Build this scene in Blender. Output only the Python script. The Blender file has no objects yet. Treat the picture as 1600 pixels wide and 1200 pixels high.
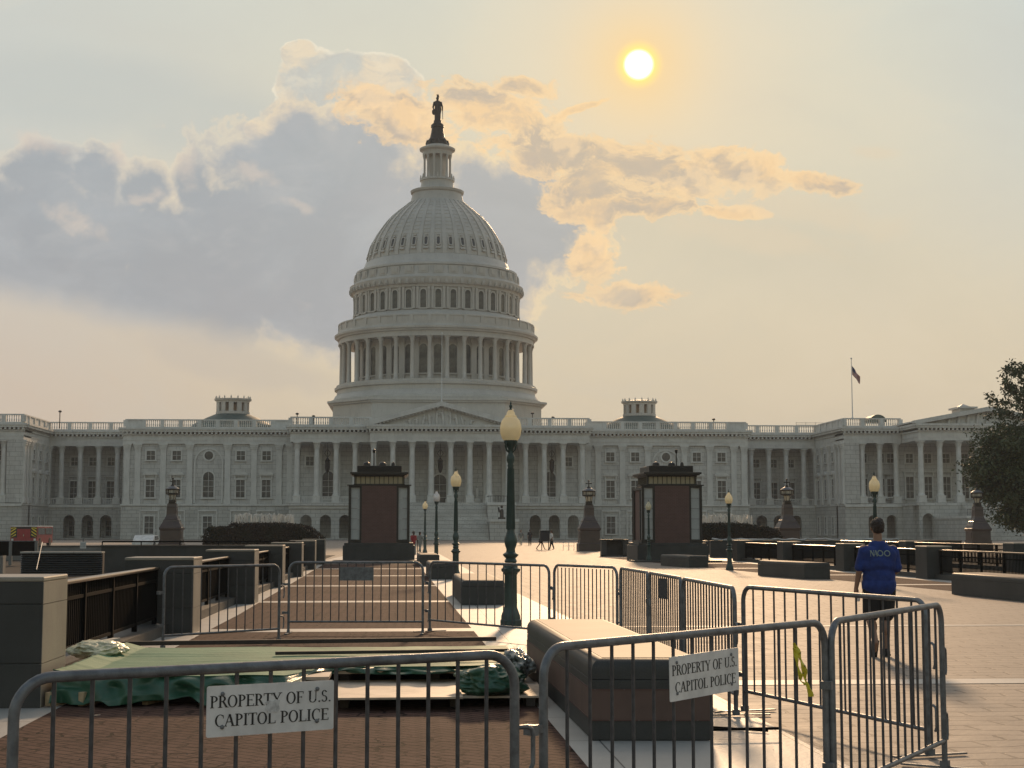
import bpy, math, random
from math import sin, cos, pi, atan, atan2, degrees, radians, hypot, sqrt
from mathutils import Vector, Matrix
random.seed(7)
S = bpy.context.scene
C = S.collection
# ------------------------------------------------------------------ camera
F = 2403.0; EYE = 1.62
PITCH = atan(228 / F); YAW = atan((800 - 634.5) / (F / cos(PITCH)))
cam = bpy.data.objects.new('camera', bpy.data.cameras.new('camera'))
C.objects.link(cam); S.camera = cam
cam.location = (0, 0, EYE); cam.rotation_euler = (pi / 2 + PITCH, 0, -YAW)
cam.data.sensor_width = 36; cam.data.lens = 36 * F / 1600
cam.data.clip_start = 0.1; cam.data.clip_end = 5000

def ray(px, py):
    x = (px - 800) / F; y = (600 - py) / F
    f = cos(PITCH) - y * sin(PITCH); u = sin(PITCH) + y * cos(PITCH)
    return (x * cos(YAW) + f * sin(YAW), -x * sin(YAW) + f * cos(YAW), u)
def at(px, py, z=0.0):          # where the line of sight meets a level plane
    X, Y, u = ray(px, py); t = (z - EYE) / u
    return Vector((X * t, Y * t, z))
def atY(px, py, Y0):            # ... or an upright plane at depth Y0
    X, Y, u = ray(px, py); t = Y0 / Y
    return Vector((X * t, Y0, EYE + u * t))

# ------------------------------------------------------------------ sun and sky
sd = ray(998, 101)
SUN_AZ = atan2(sd[0], sd[1]); SUN_EL = atan2(sd[2], hypot(sd[0], sd[1]))
SUNV = Vector(sd).normalized()
sun = bpy.data.objects.new('sun', bpy.data.lights.new('sun', 'SUN'))
C.objects.link(sun); sun.data.energy = 2.3; sun.data.angle = radians(4.0)
sun.data.color = (1.0, 0.66, 0.38)
sun.rotation_euler = SUNV.to_track_quat('Z', 'Y').to_euler()

W = bpy.data.worlds.new('World'); S.world = W; W.use_nodes = True
nt = W.node_tree; nt.nodes.clear()
class G:                         # small shader-graph builder
    def __init__(s, t): s.t = t
    def n(s, typ, **k):
        q = s.t.nodes.new(typ)
        for a, b in k.items(): setattr(q, a, b)
        return q
    def put(s, sock, v):
        if hasattr(v, 'is_output') or isinstance(v, bpy.types.NodeSocket): s.t.links.new(v, sock)
        elif v is not None: sock.default_value = v
    def m(s, op, a, b=None, c=None, clamp=False):
        q = s.n('ShaderNodeMath', operation=op, use_clamp=clamp)
        s.put(q.inputs[0], a); s.put(q.inputs[1], b); s.put(q.inputs[2], c)
        return q.outputs[0]
    def vm(s, op, a, b=None):
        q = s.n('ShaderNodeVectorMath', operation=op)
        s.put(q.inputs[0], a); s.put(q.inputs[1], b)
        return q.outputs['Value'] if op in ('DOT_PRODUCT', 'LENGTH') else q.outputs[0]
    def mix(s, f, a, b, blend='MIX'):
        q = s.n('ShaderNodeMix', data_type='RGBA', blend_type=blend)
        s.put(q.inputs['Factor'], f); s.put(q.inputs['A'], a if not isinstance(a, tuple) else a + (1,) * (4 - len(a)))
        s.put(q.inputs['B'], b if not isinstance(b, tuple) else b + (1,) * (4 - len(b)))
        return q.outputs['Result']
    def ss(s, x, lo, hi):
        q = s.n('ShaderNodeMapRange', interpolation_type='SMOOTHSTEP')
        s.put(q.inputs['Value'], x); q.inputs['From Min'].default_value = lo; q.inputs['From Max'].default_value = hi
        return q.outputs['Result']
    def noise(s, vec, scale, detail=5, rough=0.55, dist=0.0, out=0):
        q = s.n('ShaderNodeTexNoise'); s.put(q.inputs['Vector'], vec)
        q.inputs['Scale'].default_value = scale; q.inputs['Detail'].default_value = detail
        q.inputs['Roughness'].default_value = rough; q.inputs['Distortion'].default_value = dist
        return q.outputs[out]
def lin(r, g, b):                # 8-bit display colour to linear
    f = lambda c: (c / 255 / 12.92) if c <= 10 else ((c / 255 + .055) / 1.055) ** 2.4
    return (f(r), f(g), f(b), 1)

g = G(nt)
tc = g.n('ShaderNodeTexCoord').outputs['Generated']
# sky-plane coordinates fixed to the world: (u, v) on the plane y=1 seen from the ground, in units of 1/100
sep = g.n('ShaderNodeSeparateXYZ'); nt.links.new(tc, sep.inputs[0])
yy = g.m('MAXIMUM', sep.outputs[1], 0.08)
U0 = g.m('DIVIDE', sep.outputs[0], yy); V0 = g.m('DIVIDE', sep.outputs[2], yy)
cmb = g.n('ShaderNodeCombineXYZ'); nt.links.new(U0, cmb.inputs[0]); nt.links.new(V0, cmb.inputs[1])
uv = cmb.outputs[0]
def UV(px, py):
    X, Y, u = ray(px, py); return (X / Y, u / Y)
# wobble
wob = g.noise(uv, 14, 6, 0.6, 0.2, 1)
wob = g.vm('SUBTRACT', wob, (0.5, 0.5, 0.5))
def warp(k, sy=1.0):
    q = g.n('ShaderNodeVectorMath', operation='MULTIPLY_ADD')
    nt.links.new(wob, q.inputs[0]); q.inputs[1].default_value = (k, k * sy, 0); nt.links.new(uv, q.inputs[2])
    return q.outputs[0]
uw = warp(0.022); uwb = warp(0.045)
def blob(vec, px, py, rx, ry, ang=0):    # soft ellipse: 1 at its middle, 0 on its rim, negative outside
    u, v = UV(px, py)
    mp = g.n('ShaderNodeMapping', vector_type='TEXTURE'); nt.links.new(vec, mp.inputs[0])
    mp.inputs['Location'].default_value = (u, v, 0)
    mp.inputs['Rotation'].default_value = (0, 0, radians(ang))
    mp.inputs['Scale'].default_value = (rx / F, ry / F, 1)
    return g.m('SUBTRACT', 1.0, g.vm('LENGTH', mp.outputs[0]))
def union(L, k=0.12):
    r = L[0]
    for b in L[1:]:
        q = g.n('ShaderNodeMath', operation='SMOOTH_MAX'); nt.links.new(r, q.inputs[0]); nt.links.new(b, q.inputs[1]); q.inputs[2].default_value = k
        r = q.outputs[0]
    return r
def over(f, a, b): return g.mix(f, a, b)
def stretch(vec, ang, sx, sy):
    mp = g.n('ShaderNodeMapping'); nt.links.new(vec, mp.inputs[0]); mp.inputs['Rotation'].default_value = (0, 0, radians(ang)); mp.inputs['Scale'].default_value = (sx, sy, 1); return mp.outputs[0]
elev = V0
ramp = g.n('ShaderNodeValToRGB'); nt.links.new(g.m('MULTIPLY', elev, 2.2), ramp.inputs[0])
cr = ramp.color_ramp
cr.elements[0].position = 0.0; cr.elements[0].color = lin(203, 184, 158)
cr.elements[1].position = 0.95; cr.elements[1].color = lin(200, 202, 196)
for pz, c in ((0.22, lin(208, 193, 166)), (0.42, lin(210, 200, 176)), (0.62, lin(208, 203, 184)), (0.8, lin(203, 204, 191))):
    e = cr.elements.new(pz); e.color = c
base = ramp.outputs[0]
base = g.mix(g.ss(U0, 0.02, -0.30), base, g.mix(g.ss(elev, 0.05, 0.28), lin(198, 179, 160), lin(192, 195, 189)))
base = g.mix(g.m('MULTIPLY', g.ss(U0, 0.28, 0.52), g.ss(elev, 0.12, 0.34)), base, lin(190, 197, 194))
veil = g.noise(stretch(uwb, 12, 1, 2.0), 4.5, 6, 0.6, 0.5)
base = g.mix(g.m('MULTIPLY', g.ss(veil, 0.42, 0.70), 0.30), base, lin(192, 189, 180))
base = g.mix(g.m('MULTIPLY', g.ss(veil, 0.52, 0.30), 0.22), base, lin(222, 208, 184))
fine = g.noise(uv, 60, 9, 0.62, 0.3)
mid = g.noise(uwb, 24, 8, 0.6, 0.2)
lobes = g.n('ShaderNodeTexVoronoi', feature='SMOOTH_F1'); nt.links.new(uw, lobes.inputs[0]); lobes.inputs['Scale'].default_value = 34; lobes.inputs['Smoothness'].default_value = 0.25
puff = g.m('SUBTRACT', 0.42, lobes.outputs[0])   # cauliflower tops
def ragged(d, a, b_, c=0.0):
    d = g.m('ADD', d, g.m('MULTIPLY', g.m('SUBTRACT', fine, 0.5), a))
    d = g.m('ADD', d, g.m('MULTIPLY', g.m('SUBTRACT', mid, 0.5), b_))
    return g.m('ADD', d, g.m('MULTIPLY', puff, c)) if c else d
sund = g.vm('LENGTH', g.vm('SUBTRACT', tc, tuple(SUNV)))
near = g.ss(sund, 0.42, 0.06)
hb = union([blob(uw, 130, 140, 340, 85, -4), blob(uw, 330, 190, 170, 80)])
base = g.mix(g.m('MULTIPLY', g.ss(hb, -0.05, 0.6), 0.50), base, lin(180, 185, 182))
base = g.mix(g.m('MULTIPLY', g.ss(sund, 0.15, 0.0), 0.70), base, lin(234, 212, 176))
bel = union([blob(uwb, 1180, 380, 420, 130, -10), blob(uwb, 1000, 330, 200, 100)])
base = g.mix(g.m('MULTIPLY', g.ss(bel, 0.0, 0.8), 0.35), base, lin(190, 184, 166))
sky = base
# ragged bank to the right, under the sun
sv = stretch(uwb, 14, 1.0, 2.1)
sn = g.noise(sv, 34, 10, 0.70, 0.5); sn2 = g.noise(sv, 13, 6, 0.6, 0.3)
bank = union([blob(uw, 620, 185, 110, 42, -18), blob(uw, 770, 175, 130, 52, -12), blob(uw, 880, 240, 150, 50, -14), blob(uw, 1010, 262, 150, 52, -8),
              blob(uw, 1150, 262, 130, 38, -10), blob(uw, 1270, 285, 90, 20, -14), blob(uw, 920, 300, 80, 45), blob(uw, 1010, 320, 110, 26), blob(uw, 940, 330, 30, 40),
              blob(uw, 925, 400, 38, 48, 20), blob(uw, 980, 460, 90, 24, -5), blob(uw, 810, 135, 60, 22), blob(uw, 905, 168, 45, 7, 18), blob(uw, 1140, 330, 60, 14)])
kd = g.m('ADD', bank, g.m('MULTIPLY', g.m('SUBTRACT', sn, 0.5), 2.2))
kd = g.m('ADD', kd, g.m('MULTIPLY', g.m('SUBTRACT', fine, 0.5), 0.9))
kd = g.m('ADD', kd, g.m('MULTIPLY', g.m('SUBTRACT', mid, 0.5), 0.7))
kcol = g.mix(g.ss(sn2, 0.41, 0.55), g.mix(near, lin(216, 194, 168), lin(236, 200, 152)), g.mix(near, lin(178, 171, 163), lin(184, 170, 154)))
kcol = g.mix(g.m('MULTIPLY', g.ss(fine, 0.46, 0.60), 0.45), kcol, g.mix(near, lin(184, 175, 166), lin(194, 176, 156)))
kcol = g.mix(g.m('MULTIPLY', g.ss(mid, 0.52, 0.62), 0.5), kcol, g.mix(near, lin(232, 212, 184), lin(252, 216, 166)))
# the dark mass
big = union([blob(uw, 60, 380, 300, 150, -6), blob(uw, 330, 400, 330, 125, -8), blob(uw, 540, 350, 300, 180, -8),
             blob(uw, 800, 340, 160, 110, -10), blob(uw, 475, 225, 75, 80), blob(uw, 560, 240, 100, 66, -20), blob(uw, 60, 275, 80, 60), blob(uw, 150, 275, 55, 58), blob(uw, 225, 290, 60, 52), blob(uw, 305, 285, 48, 58),
             blob(uw, 360, 320, 70, 55), blob(uw, 450, 250, 60, 80), blob(uw, 480, 470, 300, 90, -14), blob(uw, 730, 430, 150, 110), blob(uw, 200, 480, 340, 120, -6)])
bd = ragged(big, 0.85, 0.75)
u1, v1 = UV(0, 452); u2, v2 = UV(560, 560)
sl = (v2 - v1) / (u2 - u1)
under = g.m('SUBTRACT', V0, g.m('ADD', g.m('MULTIPLY', U0, sl), v1 - sl * u1))
under = g.m('ADD', under, g.m('MULTIPLY', g.m('SUBTRACT', mid, 0.5), 0.012))
um = g.m('MAXIMUM', g.ss(under, -0.016, 0.012), g.m('MULTIPLY', g.ss(U0, -0.02, 0.05), g.ss(elev, 0.125, 0.165)))
# pale tower rising behind, left of the statue
tower = union([blob(uw, 480, 130, 62, 62), blob(uw, 463, 82, 30, 28), blob(uw, 540, 130, 70, 58), blob(uw, 585, 140, 72, 62), blob(uw, 615, 190, 70, 60, -30), blob(uw, 440, 190, 40, 50), blob(uw, 408, 200, 22, 22)])
td = ragged(tower, 0.45, 0.40, 0.30)
tcol = g.mix(g.ss(mid, 0.42, 0.58), lin(190, 191, 184), lin(222, 206, 180))
tcol = g.mix(g.m('MULTIPLY', g.ss(sn, 0.42, 0.62), 0.55), tcol, lin(184, 182, 176))
tcol = g.mix(g.m('MULTIPLY', g.ss(fine, 0.50, 0.68), 0.4), tcol, lin(228, 216, 192))
sky = over(g.m('MULTIPLY', g.ss(td, -0.02, 0.12), 0.90), sky, tcol)
trim_ = g.m('MULTIPLY', g.ss(td, -0.02, 0.03), g.ss(td, 0.12, 0.04))
sky = over(g.m('MULTIPLY', trim_, g.m('MULTIPLY', g.ss(fine, 0.38, 0.60), 0.60)), sky, lin(234, 224, 202))
skin = g.m('MULTIPLY', g.ss(bd, -0.10, 0.20), um)
core = g.m('MULTIPLY', g.ss(g.m('ADD', bd, g.m('MULTIPLY', g.m('SUBTRACT', sn2, 0.5), 0.7)), 0.02, 0.42), um)
skincol = g.mix(g.ss(mid, 0.42, 0.58), lin(204, 193, 178), lin(188, 186, 182))
skincol = g.mix(g.m('MULTIPLY', near, 0.8), skincol, lin(226, 200, 164))
lown = g.noise(stretch(uwb, 10, 1.0, 1.5), 7, 7, 0.62, 0.8); lown2 = g.noise(stretch(uw, -8, 1.0, 1.8), 17, 8, 0.62, 0.5)
corecol = g.mix(g.ss(elev, 0.10, 0.30), lin(150, 153, 158), lin(152, 160, 166))
corecol = g.mix(g.m('MULTIPLY', g.ss(lown, 0.40, 0.68), 0.60), corecol, lin(170, 175, 179))
corecol = g.mix(g.m('MULTIPLY', g.ss(lown2, 0.50, 0.74), 0.45), corecol, lin(180, 180, 180))
corecol = g.mix(g.m('MULTIPLY', g.ss(bd, 0.45, 0.10), 0.50), corecol, lin(180, 181, 181))
corecol = g.mix(g.m('MULTIPLY', near, 0.25), corecol, lin(178, 180, 178))
corecol = g.mix(g.m('MULTIPLY', g.ss(veil, 0.4, 0.7), 0.35), corecol, lin(173, 172, 174))
corecol = g.mix(g.m('MULTIPLY', g.ss(mid, 0.60, 0.76), 0.35), corecol, lin(192, 184, 176))
sky = over(g.m('MULTIPLY', skin, 0.62), sky, skincol)
rim = g.m('MULTIPLY', g.m('MULTIPLY', g.ss(bd, -0.03, 0.03), g.ss(bd, 0.16, 0.04)), um)
sky = over(g.m('MULTIPLY', rim, g.m('ADD', 0.16, g.m('MULTIPLY', near, 0.30))), sky, g.mix(near, lin(224, 213, 192), lin(246, 216, 164)))
sky = over(g.m('MULTIPLY', core, 0.92), sky, corecol)
# stray pink puffs inside the mass
pk = union([blob(uwb, 110, 345, 70, 20, -12), blob(uwb, 470, 318, 36, 12, -12), blob(uwb, 300, 250, 30, 36), blob(uwb, 50, 225, 60, 30, -15), blob(uwb, 400, 270, 50, 16, -20), blob(uwb, 220, 300, 40, 14, 20), blob(uwb, 180, 240, 26, 20)])
sky = over(g.m('MULTIPLY', g.ss(g.m('ADD', pk, g.m('MULTIPLY', g.m('SUBTRACT', fine, 0.5), 2.4)), 0.0, 1.0), 0.50), sky, lin(210, 195, 180))
sky = over(g.m('MULTIPLY', g.ss(kd, -0.10, 0.55), 0.90), sky, kcol)
krim = g.m('MULTIPLY', g.ss(kd, -0.05, 0.22), g.ss(kd, 0.62, 0.18))
sky = over(g.m('MULTIPLY', krim, g.m('ADD', 0.14, g.m('MULTIPLY', near, 0.46))), sky, lin(248, 210, 156))
low = union([blob(uw, 330, 560, 150, 46, -14), blob(uw, 430, 590, 120, 36, -10)])
ld = g.m('ADD', low, g.m('MULTIPLY', g.m('SUBTRACT', mid, 0.5), 1.0))
sky = over(g.m('MULTIPLY', g.ss(ld, 0.0, 0.6), 0.34), sky, lin(180, 172, 164))
far = union([blob(uw, 1240, 320, 260, 40, -12), blob(uw, 1170, 370, 200, 36, -8), blob(uw, 1370, 235, 60, 16), blob(uw, 960, 460, 60, 24), blob(uw, 1250, 380, 30, 12)])
fd = g.m('ADD', far, g.m('MULTIPLY', g.m('SUBTRACT', sn, 0.5), 1.8))
sky = over(g.m('MULTIPLY', g.ss(fd, 0.0, 0.8), 0.40), sky, lin(216, 198, 170))
# glow and the sun's own disc
gl = g.m('POWER', g.m('SUBTRACT', 1.0, g.m('DIVIDE', sund, 0.075), clamp=True), 2.4)
sky = g.mix(g.m('MULTIPLY', gl, 0.85), sky, lin(252, 206, 128))
sky = g.mix(g.m('MULTIPLY', g.m('POWER', g.m('SUBTRACT', 1.0, g.m('DIVIDE', sund, 0.30), clamp=True), 2.0), 0.16), sky, lin(232, 212, 168))
sky = g.mix(g.m('MULTIPLY', g.ss(sund, 0.0170, 0.0070), 0.9), sky, (1.15, 0.86, 0.22, 1))
sky = g.mix(g.ss(sund, 0.0104, 0.0064), sky, (2.6, 2.3, 1.7, 1))
# behind and overhead: plain daylight sky
nish = g.n('ShaderNodeTexSky', sky_type='NISHITA', sun_disc=False)
nish.sun_elevation = SUN_EL; nish.sun_rotation = SUN_AZ; nish.air_density = 1.6; nish.dust_density = 5.0
bgA = g.n('ShaderNodeBackground'); nt.links.new(sky, bgA.inputs[0]); bgA.inputs[1].default_value = 0.87
bgB = g.n('ShaderNodeBackground'); nt.links.new(g.mix(1.0, nish.outputs[0], (1.09, 0.98, 0.90), 'MULTIPLY'), bgB.inputs[0]); bgB.inputs[1].default_value = 0.15
ms = g.n('ShaderNodeMixShader')
front = g.m('MULTIPLY', g.ss(sep.outputs[1], 0.35, 0.75), g.ss(sep.outputs[2], 0.75, 0.45))
nt.links.new(front, ms.inputs[0]); nt.links.new(bgB.outputs[0], ms.inputs[1]); nt.links.new(bgA.outputs[0], ms.inputs[2])
wo = g.n('ShaderNodeOutputWorld'); nt.links.new(ms.outputs[0], wo.inputs[0])

S.view_settings.view_transform = 'Standard'; S.view_settings.look = 'None'
S.view_settings.exposure = 0.42; S.view_settings.gamma = 1.0
S.render.engine = 'CYCLES'
S.cycles.use_denoising = True
S.cycles.max_bounces = 6; S.cycles.transparent_max_bounces = 12
S.cycles.volume_bounces = 0; S.cycles.volume_step_rate = 4.0
S.cycles.caustics_reflective = False; S.cycles.caustics_refractive = False

# ------------------------------------------------------------------ helpers
class MB:
    """collects shapes; build() links them as ONE mesh object"""
    def __init__(s): s.v = []; s.f = []; s.mi = []; s.cur = 0
    def add(s, vs, fs):
        o = len(s.v); s.v += [tuple(v) for v in vs]
        for f in fs: s.f.append(tuple(o + i for i in f)); s.mi.append(s.cur)
    def box(s, x0, x1, y0, y1, z0, z1):
        s.add([(x0, y0, z0), (x1, y0, z0), (x1, y1, z0), (x0, y1, z0), (x0, y0, z1), (x1, y0, z1), (x1, y1, z1), (x0, y1, z1)],
              [(0, 3, 2, 1), (4, 5, 6, 7), (0, 1, 5, 4), (1, 2, 6, 5), (2, 3, 7, 6), (3, 0, 4, 7)])
    def prism(s, pts, z0, z1):
        n = len(pts)
        s.add([(p[0], p[1], z0) for p in pts] + [(p[0], p[1], z1) for p in pts],
              [tuple(reversed(range(n))), tuple(range(n, 2 * n))] + [(i, (i + 1) % n, n + (i + 1) % n, n + i) for i in range(n)])
    def prism_y(s, pts, y0, y1):         # outline in x,z pushed along y
        n = len(pts)
        s.add([(p[0], y0, p[1]) for p in pts] + [(p[0], y1, p[1]) for p in pts],
              [tuple(range(n)), tuple(reversed(range(n, 2 * n)))] + [((i + 1) % n, i, n + i, n + (i + 1) % n) for i in range(n)])
    def lathe(s, prof, n=16, cx=0, cy=0, a0=0.0, a1=2 * pi, cap=True, rot=0.0, sx=1, sy=1):
        full = abs(a1 - a0 - 2 * pi) < 1e-6
        m = n if full else n + 1
        vs = []
        for r, z in prof:
            for i in range(m):
                a = a0 + (a1 - a0) * i / n + rot
                vs.append((cx + r * cos(a) * sx, cy + r * sin(a) * sy, z))
        fs = []
        for j in range(len(prof) - 1):
            for i in range(n):
                k = (i + 1) % m
                fs.append((j * m + i, j * m + k, (j + 1) * m + k, (j + 1) * m + i))
        if cap and full:
            fs.append(tuple(reversed(range(m)))); fs.append(tuple((len(prof) - 1) * m + i for i in range(m)))
        s.add(vs, fs)
    def tube(s, path, r, n=8, closed=False, cap=True):
        P = [Vector(p) for p in path]; N = len(P); rr = r if isinstance(r, (list, tuple)) else [r] * N
        vs = []; up = Vector((0.013, 0.02, 1)); prev = None
        for i, p in enumerate(P):
            if closed: t = P[(i + 1) % N] - P[i - 1]
            else: t = P[min(i + 1, N - 1)] - P[max(i - 1, 0)]
            t.normalize()
            if prev is None:
                a = up if abs(t.z) < 0.9 else Vector((1, 0.01, 0))
                x = (a - t * a.dot(t)).normalized()
            else: x = (prev - t * prev.dot(t)).normalized()
            prev = x; y = t.cross(x)
            for k in range(n):
                an = 2 * pi * k / n
                vs.append(p + (x * cos(an) + y * sin(an)) * rr[i])
        fs = []
        for i in range(N if closed else N - 1):
            j = (i + 1) % N
            for k in range(n): fs.append((i * n + k, i * n + (k + 1) % n, j * n + (k + 1) % n, j * n + k))
        if cap and not closed: fs.append(tuple(reversed(range(n)))); fs.append(tuple((N - 1) * n + k for k in range(n)))
        s.add(vs, fs)
    def ball(s, c, r, n=10, m=6):
        if not hasattr(r, '__len__'): r = (r, r, r)
        vs = [(c[0], c[1], c[2] - r[2])]
        for j in range(1, m):
            t = pi * j / m
            for i in range(n):
                a = 2 * pi * i / n; vs.append((c[0] + r[0] * sin(t) * cos(a), c[1] + r[1] * sin(t) * sin(a), c[2] - r[2] * cos(t)))
        vs.append((c[0], c[1], c[2] + r[2])); L = len(vs) - 1
        fs = [(0, 1 + (i + 1) % n, 1 + i) for i in range(n)]
        for j in range(m - 2):
            for i in range(n):
                a = 1 + j * n; fs.append((a + i, a + (i + 1) % n, a + n + (i + 1) % n, a + n + i))
        a = 1 + (m - 2) * n
        fs += [(a + i, a + (i + 1) % n, L) for i in range(n)]
        s.add(vs, fs)
    def capsule(s, a, b, ra, rb, n=12, flat=1.0):
        a = Vector(a); b = Vector(b); L = (b - a).length; t = (b - a) / L
        pts = []; rs = []
        for k in range(5): q = pi / 2 * k / 4; pts.append(a - t * ra * cos(q) * 1.0); rs.append(max(ra * sin(q), 1e-4))
        for k in range(5): q = pi / 2 * (1 - k / 4); pts.append(b + t * rb * cos(q)); rs.append(max(rb * sin(q), 1e-4))
        s.tube(pts, rs, n)
    def build(s, name, mats, parent=None, loc=(0, 0, 0), rz=0.0, smooth=None, bevel=None):
        me = bpy.data.meshes.new(name); me.from_pydata(s.v, [], s.f)
        mats = mats if isinstance(mats, (list, tuple)) else [mats]
        for m_ in mats: me.materials.append(m_)
        if len(mats) > 1: me.polygons.foreach_set('material_index', s.mi)
        if smooth:
            me.polygons.foreach_set('use_smooth', [True] * len(me.polygons))
            me.set_sharp_from_angle(angle=radians(smooth))
        me.update()
        o = bpy.data.objects.new(name, me); C.objects.link(o); o.parent = parent
        o.location = loc; o.rotation_euler = (0, 0, rz)
        if bevel:
            b = o.modifiers.new('bevel', 'BEVEL'); b.width = bevel; b.segments = 2; b.limit_method = 'ANGLE'; b.angle_limit = radians(40)
        return o
def tag(o, label=None, cat=None, group=None, kind=None):
    if label: o['label'] = label
    if cat: o['category'] = cat
    if group: o['group'] = group
    if kind: o['kind'] = kind
    return o
def thing(name, label, cat, loc=(0, 0, 0), rz=0.0, group=None):
    o = bpy.data.objects.new(name, None); C.objects.link(o); o.location = loc; o.rotation_euler = (0, 0, rz)
    o.empty_display_size = 0.2
    return tag(o, label, cat, group)
def dup(o, parent=None, loc=None, rz=None):
    c = o.copy(); C.objects.link(c); c.parent = parent
    if loc is not None: c.location = loc
    if rz is not None: c.rotation_euler = (0, 0, rz)
    return c
def copy_tree(o, loc=None, rz=None, label=None, parent=None):
    kids = [k for k in bpy.data.objects if k.parent == o]
    c = dup(o, parent, loc, rz)
    if label: c['label'] = label
    for k in kids: copy_tree(k, parent=c)
    return c

# ------------------------------------------------------------------ materials
def mat(name, col, rough=0.7, metal=0.0, spec=0.5, nscale=3.0, namt=0.25, bump=0.0, bscale=40.0, col2=None, build=None, stain=0.0):
    m = bpy.data.materials.new(name); m.use_nodes = True; t = m.node_tree
    p = t.nodes['Principled BSDF']; q = G(t)
    pos = q.n('ShaderNodeNewGeometry').outputs['Position']
    obj = q.n('ShaderNodeTexCoord').outputs['Object']
    n1 = q.noise(obj, nscale, 6, 0.6)
    c = tuple(col) + (1,)
    d = tuple(col2) + (1,) if col2 else tuple(x * (1 - namt) for x in col) + (1,)
    cc = q.mix(q.ss(n1, 0.35, 0.68), c, d)
    if stain:
        st = q.n('ShaderNodeMapping'); t.links.new(pos, st.inputs[0]); st.inputs['Scale'].default_value = (1.6, 1.6, 0.25)
        cc = q.mix(q.m('MULTIPLY', q.ss(q.noise(st.outputs[0], 2.2, 6, 0.65), 0.48, 0.75), stain), cc, tuple(x * 0.45 for x in col) + (1,))
    bh = None
    if bump: bh = q.noise(obj, bscale, 5, 0.6)
    if build: cc, bh2, rr = build(q, cc, pos, obj); bh = bh2 or bh; rough = rr or rough
    q.put(p.inputs['Base Color'], cc); q.put(p.inputs['Roughness'], rough)
    p.inputs['Metallic'].default_value = metal; p.inputs['Specular IOR Level'].default_value = spec
    if bh is not None:
        b = q.n('ShaderNodeBump'); b.inputs['Strength'].default_value = bump or 0.4; b.inputs['Distance'].default_value = 0.02
        t.links.new(bh, b.inputs['Height']); t.links.new(b.outputs[0], p.inputs['Normal'])
    return m
def bricks(q, vec, w, h, mortar, rot=0, off=0.5, scale=1.0, distort=0.0, dn=3.0):
    mp = q.n('ShaderNodeMapping'); q.t.links.new(vec, mp.inputs[0]); mp.inputs['Rotation'].default_value = (0, 0, radians(rot))
    v = mp.outputs[0]
    if distort:
        nn = q.vm('SUBTRACT', q.noise(vec, dn, 3, 0.5, 0, 1), (0.5, 0.5, 0.5))
        z = q.n('ShaderNodeVectorMath', operation='MULTIPLY_ADD'); q.t.links.new(nn, z.inputs[0]); z.inputs[1].default_value = (distort, distort, 0); q.t.links.new(v, z.inputs[2]); v = z.outputs[0]
    b = q.n('ShaderNodeTexBrick'); q.t.links.new(v, b.inputs[0]); b.offset = off
    b.inputs['Scale'].default_value = scale; b.inputs['Brick Width'].default_value = w; b.inputs['Row Height'].default_value = h
    b.inputs['Mortar Size'].default_value = mortar; b.inputs['Mortar Smooth'].default_value = 0.3; b.inputs['Bias'].default_value = 0.0
    b.inputs['Color1'].default_value = (0, 0, 0, 1); b.inputs['Color2'].default_value = (1, 1, 1, 1); b.inputs['Mortar'].default_value = (0.5, 0.5, 0.5, 1)
    return b
def b_brick(q, cc, pos, obj):        # brick paving
    b = bricks(q, pos, 0.21, 0.105, 0.009, 45, 0.5, 1, 0.03, 2.0)
    c = q.mix(q.m('MULTIPLY', b.outputs['Color'], 0.5), cc, (0.078, 0.044, 0.035, 1))
    big = q.noise(pos, 0.35, 4, 0.6)
    c = q.mix(q.m('MULTIPLY', q.ss(big, 0.4, 0.7), 0.35), c, (0.150, 0.092, 0.074, 1))
    c = q.mix(b.outputs['Fac'], c, (0.028, 0.018, 0.015, 1))
    crack = q.n('ShaderNodeTexVoronoi', feature='DISTANCE_TO_EDGE'); q.t.links.new(pos, crack.inputs[0]); crack.inputs['Scale'].default_value = 1.7
    c = q.mix(q.m('MULTIPLY', q.m('MULTIPLY', q.ss(crack.outputs[0], 0.012, 0.0), q.ss(q.noise(pos, 1.1, 3), 0.5, 0.6)), 0.7), c, (0.04, 0.03, 0.026, 1))
    z = bricks(q, pos, 0.42, 0.24, 0.016, 0, 0.5, 1, 0.30, 3.2)
    zf = q.m('MULTIPLY', z.outputs['Fac'], q.ss(q.noise(pos, 0.9, 4, 0.6), 0.36, 0.62))
    c = q.mix(q.m('MULTIPLY', zf, 0.9), c, (0.008, 0.006, 0.005, 1))
    h = q.m('SUBTRACT', q.m('MULTIPLY', q.noise(pos, 25, 4), 0.5), q.m('ADD', q.m('MULTIPLY', b.outputs['Fac'], 0.7), zf))
    return c, h, None
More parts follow.
